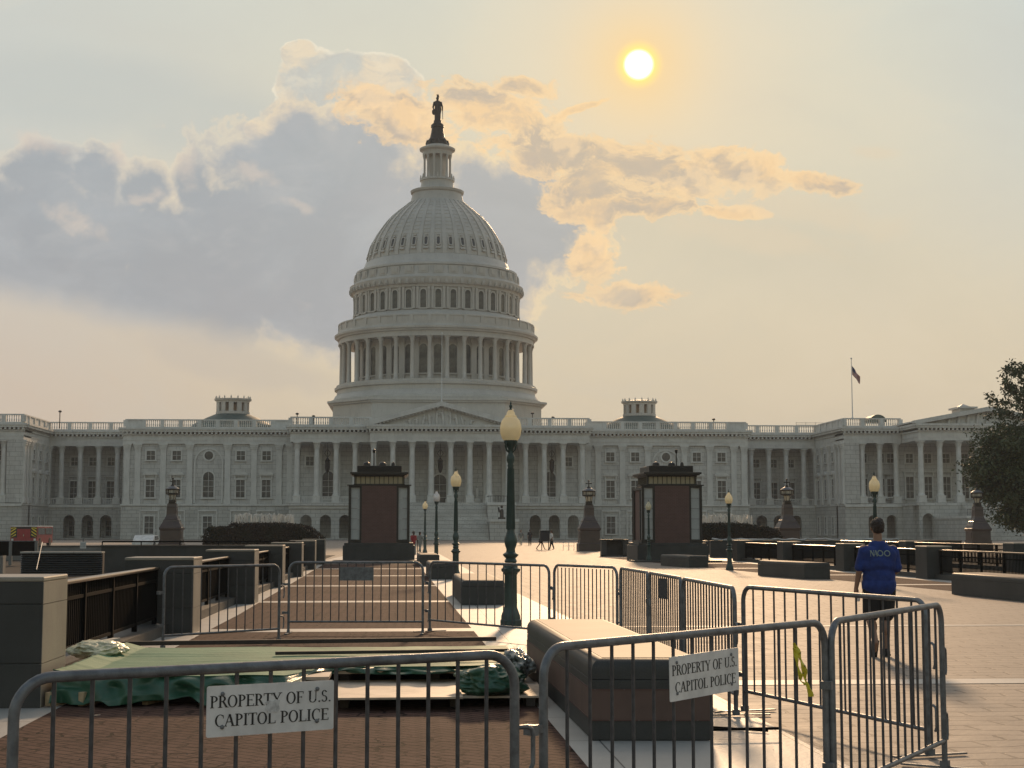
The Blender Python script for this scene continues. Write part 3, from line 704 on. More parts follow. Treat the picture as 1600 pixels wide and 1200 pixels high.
# --- old wings (five bays each), linking corridors, outer wings
for sg in (-1, 1):
    c = 39.3 * sg
    a, b_ = sorted((sg * 25.2, sg * 53.7))
    masonry.box(a, b_, 0, 30, 6.0, ZC0); ground_floor.box(a - .1, b_ + .1, -.35, 30, 0, 5.7); trim.box(a - .2, b_ + .2, -.55, 29, 5.7, 6.0)
    entab(trim, a, b_, -.35, 1.0); balus(bal, a + .3, b_ - .3, -.05, solid=(0, 8) if sg < 0 else (0, 8))
    masonry.box(a, b_, .8, 30, ZC1 - .3, ZC1 - .03)
    for v in (-13.7, -11.9, -7.65, -3.2, 3.2, 7.65, 11.9, 13.7): pilaster(c + v, 0)
    # shallow arched surround of the middle bay
    ring = MB(); n = 14
    for i in range(n):
        t0, t1 = pi * i / n, pi * (i + 1) / n
        for r0, r1, yo in ((2.2, 2.45, -.18),):
            q = [(c + r0 * cos(t0), 13.1 + r0 * sin(t0)), (c + r0 * cos(t1), 13.1 + r0 * sin(t1)), (c + r1 * cos(t1), 13.1 + r1 * sin(t1)), (c + r1 * cos(t0), 13.1 + r1 * sin(t0))]
            trim.prism_y(q, yo, 0)
    for s2 in (-1, 1): trim.box(c + s2 * 2.33 - .13, c + s2 * 2.33 + .13, -.18, 0, 6.2, 13.1)
    window(c, -.01, 13.5, 1.45, 1.45, 'round'); window(c, -.01, 7.15, 1.8, 4.3, 'arch')
    for v in (-9.75, -5.4, 5.4, 9.75):
        window(c + v, -.01, 13.5, 1.4, 1.5); window(c + v, -.01, 7.15, 1.45, 2.95, 'hood')
    for v in (-9.75, -5.4, 0, 5.4, 9.75):
        window(c + v, -.36, 1.0, 1.5, 2.9)
        for k in (-1, 1): trim.box(c + v + k * 1.55 - .1, c + v + k * 1.55 + .1, -.5, -.35, .4, 5.0)
        trim.box(c + v - 1.65, c + v + 1.65, -.56, -.35, 4.75, 5.0)
    # low saucer roof and little round belvedere
    cx = 37.3 * sg
    rf = MB(); rf.lathe([(7.6, ZB - .9), (7.3, ZB + .1), (6.2, 21.1), (4.6, 21.9), (3.2, 22.5)], 32, cx, 17)
    rf.build('low_dome_roof', M['copper'], CAP, smooth=40)
    bl = MB()
    arcw = 12
    bl.lathe([(3.05, 22.5), (3.05, 22.95), (2.95, 23.0)], 32, cx, 17)
    for k in range(arcw):
        a0 = 2 * pi * k / arcw; bl.lathe([(2.95, 22.95), (2.95, 24.7)], 3, cx, 17, a0 - .15, a0 + .15); bl.lathe([(2.55, 24.7), (2.55, 22.95)], 3, cx, 17, a0 - .15, a0 + .15)
        for sd2 in (-.15, .15):
            bl.box(0, 0, 0, 0, 0, 0) if False else None
            x1, y1 = cx + 2.55 * cos(a0 + sd2), 17 + 2.55 * sin(a0 + sd2); x2, y2 = cx + 2.95 * cos(a0 + sd2), 17 + 2.95 * sin(a0 + sd2)
            bl.add([(x1, y1, 22.95), (x2, y2, 22.95), (x2, y2, 24.7), (x1, y1, 24.7)], [(0, 1, 2, 3)])
    bl.lathe([(2.5, 24.6), (2.98, 24.6), (3.0, 24.9), (3.3, 25.0), (3.38, 25.3), (3.0, 25.35), (.1, 25.45)], 32, cx, 17, cap=False)
    for k in range(16):
        a0 = 2 * pi * k / 16; bl.lathe([(.09, 25.3), (.14, 25.55), (.03, 25.85)], 5, cx + 3.1 * cos(a0), 17 + 3.1 * sin(a0))
    bl.build('belvedere', M['dome'], CAP, smooth=40)
    # corridor
    a, b_ = sorted((sg * 53.7, sg * 68.0)); yc = 8.0
    masonry.box(a, b_, yc + 4.5, 30, 0, ZC0)
    arcade(ground_floor, a, b_, 0, 5.7, [(sg * v, 1.95, .25, 4.2) for v in (57.8, 60.95, 64.1)], yc - .4, 1.0)
    masonry.box(a, b_, yc - .4, yc + 5, 5.7, 6.05); trim.box(a, b_, yc - .62, yc - .4, 5.5, 5.95)
    entab(trim, a, b_, yc - .5, yc + 6); balus(bal, a, b_, yc - .2)
    masonry.box(a, b_, yc, 30, ZC1 - .3, ZC1 - .03)
    for v in (56.15, 59.35, 62.55, 65.75): column(sg * v, yc + .2, 6.05)
    for v in (54.5, 57.75, 60.95, 64.15, 67.2):
        trim.box(sg * v - .95, sg * v + .95, yc + .05, yc + .3, 7.0, 7.15)
        for k in range(7): trim.box(sg * v - .85 + k * .28 - .05, sg * v - .85 + k * .28 + .05, yc + .1, yc + .25, 6.05, 7.0)
    for v in (58.0, 61.2, 64.4):
        window(sg * v, yc + 4.48, 13.0, 1.2, 1.4); window(sg * v, yc + 4.48, 6.9, 1.35, 3.3, 'flathood')
        window(sg * v, yc + 4.48, .6, 1.35, 2.6)
    # outer wing: inner return, recessed colonnade, pedimented portico
    yf = -11.0; xi = 67.6
    a, b_ = sorted((sg * (xi + .1), sg * 111))
    masonry.box(a, b_, yf + 4.6, 40, 6.0, ZC0); ground_floor.box(*sorted((sg * xi, sg * 111.3)), yf + 4.2, 40, 0, 5.65)
    # the corner block and return
    ca, cb_ = sorted((sg * (xi + .1), sg * 70.3)); masonry.box(ca, cb_, yf + .05, yf + 5, 6.0, ZC0); ca, cb_ = sorted((sg * xi, sg * 70.4)); ground_floor.box(ca, cb_, yf - .2, yf + 5, 0, 5.65)
    rtx = sg * (xi + .1); rzs = -sg * pi / 2
    for y in (5.2, .6, -4.0):
        window(rtx - sg * .01, y, 13.4, 1.15, 1.5, 'plain', rzs); window(rtx - sg * .01, y, 7.1, 1.2, 3.2, 'hood', rzs); window(sg * xi - sg * .01, y, .9, 1.1, 2.9, 'plain', rzs)
    for y in (7.6, 2.9, -1.7, -6.3, -8.6, -10.4):
        pilaster(rtx, y, rz=rzs)
    entab_side(trim, rtx, yf, yc - .3, -sg); balus_side(bal, rtx + sg * .2, yf + .2, yc - .2)
    x0, x1 = sorted((rtx, rtx - sg * .22)); trim.box(x0, x1, yf - .4, yc - .5, 5.65, 6.0)
    # front, seven open bays each side of the portico
    fa, fb = sorted((sg * (xi + .1), sg * 77.5)); entab(trim, fa, fb, yf, yf + 5); balus(bal, fa, fb, yf + .25)
    masonry.box(*sorted((sg * (xi + .1), sg * 111)), yf + .6, 40, ZC1 - .3, ZC1 - .03)
    for v in (70.9, 73.9, 76.7): column(sg * v, yf + .5, 6.05)
    arcade(ground_floor, *sorted((sg * 70.4, sg * 77.5)), 0, 5.65, [(sg * v, 1.7, .25, 4.1) for v in (72.4, 75.5)], yf - .2, 1.0)
    masonry.box(*sorted((sg * 70.3, sg * 77.5)), yf - .1, yf + 5, 5.65, 6.05)
    trim.box(*sorted((sg * xi, sg * 77.5)), yf - .45, yf - .2, 5.45, 5.9)
    trim.box(*sorted((sg * 70.3, sg * 77.5)), yf + .35, yf + .6, 7.0, 7.15)
    for v in (72.2, 75.2, 77.0):
        window(sg * v, yf + 4.58, 13.1, 1.2, 1.5); window(sg * v, yf + 4.58, 7.0, 1.3, 3.3, 'flathood')
    yp = -19.5; pc = 89.2
    for k in range(8): 
        v = pc - 11.1 + 22.2 * k / 7
        if v < 108: column(sg * v, yp + .6, 6.05)
    ga, gb = sorted((sg * 77.4, sg * 101)); ground_floor.box(ga, gb, yp + 3, yf + 5, 0, 5.65); masonry.box(ga - .2, gb + .2, yp - .1, yf + 5, 5.6, 6.04)
    arcade(ground_floor, ga, gb, 0, 5.6, [(sg * (78.9), 1.9, .2, 4.3)], yp, 1.0)
    masonry.box(*sorted((sg * 77.6, sg * 100.8)), yf + 2.5, yf + 5, 6.0, ZC0)
    for v in (79.6, 82.8, 86.0, 89.2, 92.4): window(sg * v, yf + 2.48, 7.0, 1.3, 3.6, 'flathood'); window(sg * v, yf + 2.48, 13.0, 1.2, 1.5)
    entab(trim, min(ga, gb) + .2, max(ga, gb) - .2, yp, yf + 5)
    px0, px1 = min(ga, gb) + .3, max(ga, gb) - .3; pm = (px0 + px1) / 2
    trim.prism_y([(px0, ZC1 + .01), (px1, ZC1 + .01), (pm, 21.0)], yp + .5, 12)
    for s2 in (-1, 1):
        P = [(pm + s2 * 12.4, ZC1 + .02), (pm + s2 * 12.4, ZC1 + .5), (pm, 21.7), (pm, 21.0), (pm + s2 * 11.2, ZC1 + .02)]
        if s2 < 0: P.reverse()
        trim.prism_y(list(reversed(P)), yp - .9, yp + .52)
        Q = [(pm + s2 * 12.3, ZC1 + .45), (pm, 21.66), (pm, 21.4), (pm + s2 * 12.3, ZC1 + .2)]
        if s2 < 0: Q.reverse()
        trim.prism_y(list(reversed(Q)), yp + .5, 14)
    for k in range(9):
        wr = MB()
        fx = pm - 6.4 + 1.6 * k; fh = 2.2 - abs(k - 4) * .32
        wr.capsule((fx, yp + .3, ZC1 + .2), (fx + .1, yp + .25, ZC1 + fh * .7), .28, .22, 7); wr.ball((fx + .12, yp + .2, ZC1 + fh * .88), .17, 7, 5)
        wr.build('relief_figure', M['marble_trim'], CAP, smooth=60)
    # stair block in front of the wing portico
    ka, kb = sorted((sg * 80.0, sg * 84.4)); ground_floor.box(ka, kb, -34, yp, 0, 3.4); trim.box(ka - .12, kb + .12, -34.15, yp - .2, 3.4, 3.8)
    wl = MB(); wl.box(ka + .1, kb - .1, -33.9, -33.84, 4.75, 4.82)
    for k in range(18): wl.box(ka + .1 + k * .24, ka + .14 + k * .24, -33.9, -33.86, 3.8, 4.75)
    wl.build('landing_rail', M['rail'], CAP)
    sl = MB()
    for i in range(20): sl.box(*sorted((sg * 84.4, sg * 97)), yp - .4 - i * .7, yp + .3 - i * .7, 0, 5.9 * (1 - i / 20))
    sl.build('entrance_stair', M['rustic'], CAP)
    lp = MB(); lx = sg * 82
    lp.lathe([(.3, 3.8), (.3, 4.2), (.14, 4.5), (.08, 5.6), (.07, 6.6), (.16, 6.7), (.05, 6.8)], 8, lx, -33.4)
    for k in range(4): a = pi / 4 + k * pi / 2; lp.tube([(lx, -33.4, 6.1), (lx + .35 * cos(a), -33.4 + .35 * sin(a), 6.0), (lx + .6 * cos(a), -33.4 + .6 * sin(a), 6.3)], .04, 5)
    for k in range(4): a = pi / 4 + k * pi / 2; lp.lathe([(.08, 6.3), (.2, 6.4), (.22, 6.7), (.05, 6.95)], 8, lx + .6 * cos(a), -33.4 + .6 * sin(a))
    lp.lathe([(.1, 6.8), (.24, 6.95), (.25, 7.3), (.05, 7.65)], 8, lx, -33.4)
    lp.build('stair_lamp', M['bronze'], CAP, smooth=50)
    # roof clutter
    if sg > 0:
        h = MB(); h.prism_y([(75.2 + 1.5 * -cos(pi * i / 10), ZC1 + 1.2 + 1.3 * sin(pi * i / 10)) for i in range(11)][::-1], -6, -2)
        h.build('roof_hatch', M['copper'], CAP)
        v = MB(); v.box(86.0, 88.4, -16, -12, 20.5, 21.7); v.prism([(85.6, -16.5), (88.8, -16.5), (88.8, -11.5), (85.6, -11.5)], 21.7, 22.0); v.lathe([(1.6, 22.0), (.1, 22.6)], 4, 87.2, -14, rot=pi / 4)
        v.build('roof_vent', M['dome'], CAP)
        sc = MB()
        for z in (20.5, 20.9, 21.3): sc.tube([(66.0, 14, z), (75, 14, z)], .035, 5)
        for k in range(6): sc.tube([(66 + 1.8 * k, 14, ZC1), (66 + 1.8 * k, 14, 21.4)], .035, 5)
        sc.build('roof_railing', M['steel'], CAP)
# rainwater heads, small masts and tanks on the roof
rr = random.Random(5)
for x, z1 in ((-24.6, 21.6), (-64.9, 21.8), (16.2, 21.9), (19.8, 21.2), (48.2, 21.0), (-21.8, 21.2)):
    rc = MB(); rc.box(x - .07, x + .07, 2, 2.14, ZC1, z1); rc.ball((x, 2.1, z1), (.3, .25, .2), 8, 6); rc.build('roof_mast', M['bronze'], CAP)
# lanterns hanging in the porch
lb = MB(); lb.tube([(0, 0, 2.6), (0, 0, 5)], .04, 5); lb.lathe([(.05, 0), (.28, .25), (.42, .9), (.4, 1.9), (.5, 2.0), (.2, 2.4), (.05, 2.7)], 8)
for k in range(4): a = k * pi / 2; lb.tube([(.1 * cos(a), .1 * sin(a), 2.7), (.5 * cos(a), .5 * sin(a), 3.3), (.1 * cos(a), .1 * sin(a), 3.9)], .05, 5)
l0 = lb.build('hanging_lantern', M['bronze'], CAP, smooth=50)
l0.location = (-.0, -5.0, 11.2)
for x in (-19.0, 19.0): dup(l0, CAP, (x, -4.0, 11.2))
masonry.build('wall', M['marble'], CAP); ground_floor.build('ground_storey', M['rustic'], CAP)
trim.build('cornice', M['marble_trim'], CAP)
# niches with statues beside the door
for x in (-6.4, 6.4):
    nf = MB(); nf.capsule((x, -.6, 7.2), (x, -.6, 8.6), .32, .26, 8); nf.ball((x, -.6, 9.15), .18, 8, 6); nf.box(x - .5, x + .5, -1.0, -.1, 6.1, 7.0)
    nf.build('porch_statue', M['marble_trim'], CAP, smooth=60)

# --- the dome -----------------------------------------------------
DY = 34.0
db = MB()
def octo(hx, yfr, chx, chy, yb): return [(-hx, yfr), (hx, yfr), (chx, chy), (chx, yb), (-chx, yb), (-chx, chy)]
db.prism(octo(12.0, 12, 19.4, 21, 48), ZC1, 24.6); db.prism(octo(12.3, 11.6, 19.9, 20.6, 48.4), 24.6, 24.95); db.prism(octo(12.6, 11.3, 20.4, 20.2, 48.8), 24.95, 25.3)
db.prism(octo(11.6, 13, 18.8, 21.6, 47.6), 25.3, 25.8)
db.lathe([(20.6, 25.5), (20.4, 26.3), (20.0, 26.4), (19.6, 27.2), (19.3, 27.4), (19.25, 28.2), (19.7, 28.3), (19.75, 28.75), (19.4, 28.9), (19.4, 29.2), (15.6, 29.25)], 96, 0, DY, cap=False)
db.lathe([(15.6, 29.2), (15.6, 37.2), (19.1, 37.15), (19.1, 37.6), (18.95, 37.62), (18.95, 38.1), (19.35, 38.2), (19.4, 38.4), (19.8, 38.6), (19.85, 38.95), (19.3, 39.2), (19.25, 39.5)], 96, 0, DY, cap=False)
db.lathe([(19.2, 39.5), (19.2, 39.75), (19.0, 39.75), (19.0, 40.9), (19.15, 40.92), (19.15, 41.15), (18.5, 41.15), (18.5, 40.2), (16.4, 42.2), (16.1, 42.4), (15.95, 42.6), (15.95, 46.6), (16.25, 46.7), (16.3, 47.2), (16.6, 47.3), (16.95, 48.0), (17.0, 48.5), (16.5, 48.7), (16.35, 49.0), (16.1, 49.1), (15.6, 50.9), (15.85, 51.0), (15.8, 51.4), (15.0, 51.6), (14.4, 52.2), (14.0, 53.2), (13.75, 53.4)], 96, 0, DY, cap=False)
prof = [(13.6, 53.4), (13.5, 54.2), (13.3, 55.2), (12.95, 56.4), (12.45, 57.6), (11.75, 58.9), (10.9, 60.2), (9.9, 61.6), (8.8, 62.8), (7.5, 63.95), (6.3, 64.9), (5.5, 65.6)]
db.lathe(prof, 144, 0, DY, cap=False)
def rad(z):
    for (r0, z0), (r1, z1) in zip(prof, prof[1:]):
        if z0 <= z <= z1: return r0 + (r1 - r0) * (z - z0) / (z1 - z0)
    return prof[-1][0]
db.lathe([(5.6, 65.4), (5.35, 65.6), (5.2, 66.0), (4.9, 67.4), (5.2, 67.6), (5.3, 68.0), (5.0, 68.15), (3.6, 68.3), (3.35, 68.6), (3.15, 69.6), (3.2, 70.0), (3.4, 70.1), (3.35, 70.5), (3.0, 70.6)], 48, 0, DY, cap=False)
db.lathe([(1.75, 70.6), (1.75, 75.2), (2.9, 75.2), (2.95, 75.8), (3.0, 76.0), (3.5, 76.3), (3.55, 76.6), (3.2, 76.8), (2.3, 77.0), (2.25, 77.3)], 36, 0, DY, cap=False)
db.lathe([(3.0, 70.6), (1.7, 70.65)], 36, 0, DY, cap=False)
DOME = db.build('dome', M['dome'], CAP, smooth=35)
def ringcopies(o, n, r, z, front_only=True, off=0.0, face=True):
    first = True
    for k in range(n):
        a = 2 * pi * (k + off) / n
        if front_only and sin(a) > 0.42: continue
        q = o if first else dup(o, DOME); first = False
        q.parent = DOME; q.location = (r * cos(a), DY + r * sin(a), z); q.rotation_euler = (0, 0, a + pi / 2 if face else 0)
b = MB(); b.lathe([(.52, 0), (.52, .18), (.44, .28), (.42, 2), (.36, 6.9), (.4, 6.95), (.36, 7.0), (.46, 7.35), (.55, 7.7)], 12); b.box(-.55, .55, -.55, .55, 7.7, 7.92)
ringcopies(b.build('dome_column', M['dome'], DOME, smooth=40), 36, 18.4, 29.22, True, .5)
b = MB(); b.box(-.55, .55, -.3, .1, 0, 7.9); b.box(-.65, .65, -.42, .1, 7.2, 7.9)
ringcopies(b.build('drum_pilaster', M['dome'], DOME), 36, 15.62, 29.25, True, .5)
ringcopies(win_mesh(1.5, 5.4, 'archplain').build('drum_window', [M['dome'], M['glass_dark']], DOME), 36, 15.62, 30.6, True, 0)
ringcopies(win_mesh(1.1, 3.45, 'archplain').build('upper_window', [M['dome'], M['glass_dark']], DOME), 36, 15.98, 42.75, True, 0)
b = MB(); b.box(-.22, .22, -.22, .05, 0, 3.9); b.box(-.28, .28, -.3, .05, 3.6, 4.1); b.box(-.3, .3, -.3, .05, 0, .3)
for sx in (-.38, .38): pass
b2 = MB()
for sx in (-.36, .36): b2.box(sx - .2, sx + .2, -.24, .05, 0, 3.7); b2.box(sx - .26, sx + .26, -.32, .05, 3.5, 4.05); b2.box(sx - .26, sx + .26, -.32, .05, 0, .3)
ringcopies(b2.build('upper_pilaster', M['dome'], DOME), 36, 16.0, 42.6, True, .5)
b = MB(); b.box(-.3, .3, -.5, 0, 0, .9); b.box(-.22, .22, -.62, 0, .2, .7)
ringcopies(b.build('cornice_bracket', M['dome'], DOME), 72, 16.5, 47.25, True, 0)
b = MB(); b.prism_y([(-.9, 0), (.9, 0), (.86, 1.5), (-.86, 1.5)], -.16, .1); b.cur = 0; b.box(-.5, .5, -.26, 0, .35, 1.2)
ringcopies(b.build('attic_panel', M['dome'], DOME), 36, 15.95, 49.25, True, 0)
b = MB(); b.box(-.28, .28, -.14, .1, 0, 1.35)
ringcopies(b.build('balustrade_post', M['dome'], DOME), 36, 19.02, 39.75, True, .5)
# ribs and the raised courses between them
b = MB()
for (r0, z0), (r1, z1) in zip(prof, prof[1:]):
    w0, w1 = r0 * .030, r1 * .030
    b.add([(-w0, -r0 - .2, z0), (w0, -r0 - .2, z0), (w1, -r1 - .2, z1), (-w1, -r1 - .2, z1), (-w0, -r0 + .1, z0), (w0, -r0 + .1, z0), (w1, -r1 + .1, z1), (-w1, -r1 + .1, z1)],
          [(0, 1, 2, 3), (1, 5, 6, 2), (4, 0, 3, 7)])
rib = b.build('rib', M['dome'], DOME); first = True
for k in range(36):
    a = 2 * pi * (k + .5) / 36
    if sin(a) > 0.42: continue
    q = rib if first else dup(rib, DOME); first = False
    q.location = (0, DY, 0); q.rotation_euler = (0, 0, a + pi / 2)
b = MB()
for z in (57.5, 58.35, 59.2, 60.05, 60.9, 61.75, 62.55, 63.3, 64.0, 64.65):
    r = rad(z); b.lathe([(r - .02, z - .09), (r + .09, z - .05), (r + .08, z + .05), (r - .05, z + .09)], 72, 0, DY, cap=False)
b.build('course_ring', M['dome'], DOME)
b = MB(); b.cur = 1
pts = [(.30 * cos(2 * pi * i / 16), .85 + (.5 if sin(2 * pi * i / 16) >= 0 else -.5) + .32 * sin(2 * pi * i / 16)) for i in range(16)]
b.prism_y(pts, -.1, .2); b.cur = 0
for i in range(16):
    p, q = pts[i], pts[(i + 1) % 16]; k = 1.55
    e = lambda t: (t[0] * k, .85 + (t[1] - .85) * 1.25)
    P, Q = e(p), e(q)
    b.add([(p[0], -.24, p[1]), (q[0], -.24, q[1]), (Q[0], -.24, Q[1]), (P[0], -.24, P[1]), (P[0], .2, P[1]), (Q[0], .2, Q[1]), (p[0], .0, p[1]), (q[0], .0, q[1])], [(0, 3, 2, 1), (3, 4, 5, 2), (0, 1, 7, 6)])
b.box(-.45, .45, -.22, .1, -.75, -.35); b.box(-.3, .3, -.18, .1, 2.05, 2.3)
ow = b.build('oval_window', [M['dome'], M['glass_dark']], DOME); first = True
for k in range(36):
    a = 2 * pi * k / 36
    if sin(a) > 0.42: continue
    q = ow if first else dup(ow, DOME); first = False
    r = 13.42; q.location = (r * cos(a), DY + r * sin(a), 55.0); q.rotation_euler = (radians(-17), 0, a + pi / 2)
b = MB(); b.lathe([(.3, 0), (.3, .15), (.22, .2), (.2, 4.0), (.3, 4.4), (.34, 4.6)], 8)
ringcopies(b.build('lantern_column', M['dome'], DOME, smooth=40), 12, 2.6, 70.6, False, .5)
b = MB(); b.lathe([(.1, 0), (.2, .1), (.22, .6), (.1, .9), (.14, 1.0), (.02, 1.3)], 6)
ringcopies(b.build('finial', M['dome'], DOME, smooth=50), 12, 3.25, 70.1, True, .0)
b = MB()
b.lathe([(2.2, 77.0), (2.25, 77.5), (1.9, 78.1), (1.95, 78.3), (1.5, 78.9), (1.25, 80.0), (1.15, 80.9), (1.3, 81.0), (1.28, 81.5), (.8, 81.9), (.75, 82.4), (.5, 82.45)], 20, 0, DY)
for k in range(8): a = 2 * pi * k / 8; b.lathe([(.3, 77.2), (.42, 77.7), (.2, 78.4)], 6, 1.95 * cos(a), DY + 1.95 * sin(a))
b.build('statue_pedestal', M['bronze'], DOME, smooth=50)
b = MB()
def ell(rows):      # stacked ellipses: z, rx, ry, dx
    n = 14; vs = []
    for z, rx, ry, dx in rows:
        for i in range(n):
            a = 2 * pi * i / n; f = 1 + .06 * cos(5 * a + z * 2)
            vs.append((dx + rx * cos(a) * f, DY + ry * sin(a) * f, z))
    fs = [tuple(reversed(range(n)))]
    for j in range(len(rows) - 1):
        for i in range(n): fs.append((j * n + i, j * n + (i + 1) % n, (j + 1) * n + (i + 1) % n, (j + 1) * n + i))
    fs.append(tuple((len(rows) - 1) * n + i for i in range(n))); b.add(vs, fs)
ell([(82.4, .62, .6, 0), (82.8, .6, .55, .02), (83.8, .62, .5, .03), (84.6, .72, .5, .04), (85.2, .62, .45, .03), (85.7, .66, .45, .02), (86.1, .68, .42, .0), (86.35, .5, .35, -.02), (86.5, .22, .22, -.03), (86.65, .2, .2, -.03)])
b.ball((-.03, DY - .03, 86.92), (.29, .32, .36), 12, 8)
b.tube([(-.03, DY - .25, 87.1), (-.03, DY, 87.4), (.1, DY + .2, 87.5), (.25, DY + .35, 87.2)], [.1, .16, .2, .1], 6)
for k in range(5): b.tube([(-.1 + .05 * k, DY, 87.4), (-.22 + .12 * k, DY, 87.85 - .04 * abs(k - 2))], [.07, .02], 4)
b.capsule((.66, DY, 86.05), (.92, DY - .1, 85.2), .24, .17, 8); b.capsule((.92, DY - .1, 85.2), (.98, DY - .3, 84.3), .16, .1, 8)
b.capsule((-.64, DY, 86.05), (-.9, DY - .1, 85.1), .24, .17, 8); b.capsule((-.9, DY - .1, 85.1), (-.75, DY - .35, 84.5), .16, .12, 8)
b.prism_y([(-.72 + .42 * cos(2 * pi * i / 12), 84.0 + .6 * sin(2 * pi * i / 12)) for i in range(12)], DY - .62, DY - .5)
b.tube([(.98, DY - .3, 84.4), (1.02, DY - .35, 82.6)], [.08, .05], 6)
b.build('statue', M['bronze'], DOME, smooth=60)

# flagpoles on the roof
def flagpole(px, z0, z1, Y, label, half, r=.09):
    p = atY(px, 650, Y); t = thing('flagpole', label, 'flagpole', (p.x, Y, z0), 0, 'flagpoles on the roof')
    b = MB(); b.lathe([(r * 2.2, 0), (r * 2, .3), (r, .4), (r * .55, z1 - z0 - .15)], 8); b.ball((0, 0, z1 - z0 - .05), .16, 8, 6)
    b.build('pole', M['white'], t, smooth=40); return t
t = flagpole(1332, 20.0, 30.3, 252, 'tall roof flagpole flying a drooping striped flag', True)
def flagmat():
    m = bpy.data.materials.new('flag_cloth'); m.use_nodes = True; T = m.node_tree; q = G(T); p = T.nodes['Principled BSDF']
    s2 = q.n('ShaderNodeSeparateXYZ'); T.links.new(q.n('ShaderNodeTexCoord').outputs['UV'], s2.inputs[0])
    st = q.m('GREATER_THAN', q.m('FRACT', q.m('MULTIPLY', s2.outputs[1], 6.5)), 0.5)
    c = q.mix(st, (0.42, 0.03, 0.04), (0.55, 0.54, 0.52))
    can = q.m('MULTIPLY', q.m('LESS_THAN', s2.outputs[0], 0.4), q.m('GREATER_THAN', s2.outputs[1], 0.46))
    c = q.mix(can, c, (0.03, 0.04, 0.12)); T.links.new(c, p.inputs['Base Color']); p.inputs['Roughness'].default_value = 0.8
    return m
def flag(par, w, h, z, ang=-52):
    n, k = 16, 8; vs = []; fs = []; uvs = []
    for j in range(k + 1):
        for i in range(n + 1):
            u, v = i / n, j / k; d = u * w
            x = d * cos(radians(ang)); zz = z + v * h * (1 - .45 * u) + d * sin(radians(ang)) * (1 - .25 * v)
            vs.append((x + .1, .22 * sin(u * 9 + v * 2) * u ** .5, zz)); uvs.append((u, v))
    for j in range(k):
        for i in range(n): fs.append((j * (n + 1) + i, j * (n + 1) + i + 1, (j + 1) * (n + 1) + i + 1, (j + 1) * (n + 1) + i))
    me = bpy.data.meshes.new('flag'); me.from_pydata(vs, [], fs); me.materials.append(flagmat())
    l = me.uv_layers.new(name='uv')
    for p in me.polygons:
        for li in p.loop_indices: l.data[li].uv = uvs[me.loops[li].vertex_index]
    o = bpy.data.objects.new('flag', me); C.objects.link(o); o.parent = par
    so = o.modifiers.new('thickness', 'SOLIDIFY'); so.thickness = .02
    return o
flag(t, 2.1, 1.45, 7.6)
flagpole(690, 22.6, 34.2, 254, 'thin bare flagpole rising from the peak of the central pediment', False, .08)
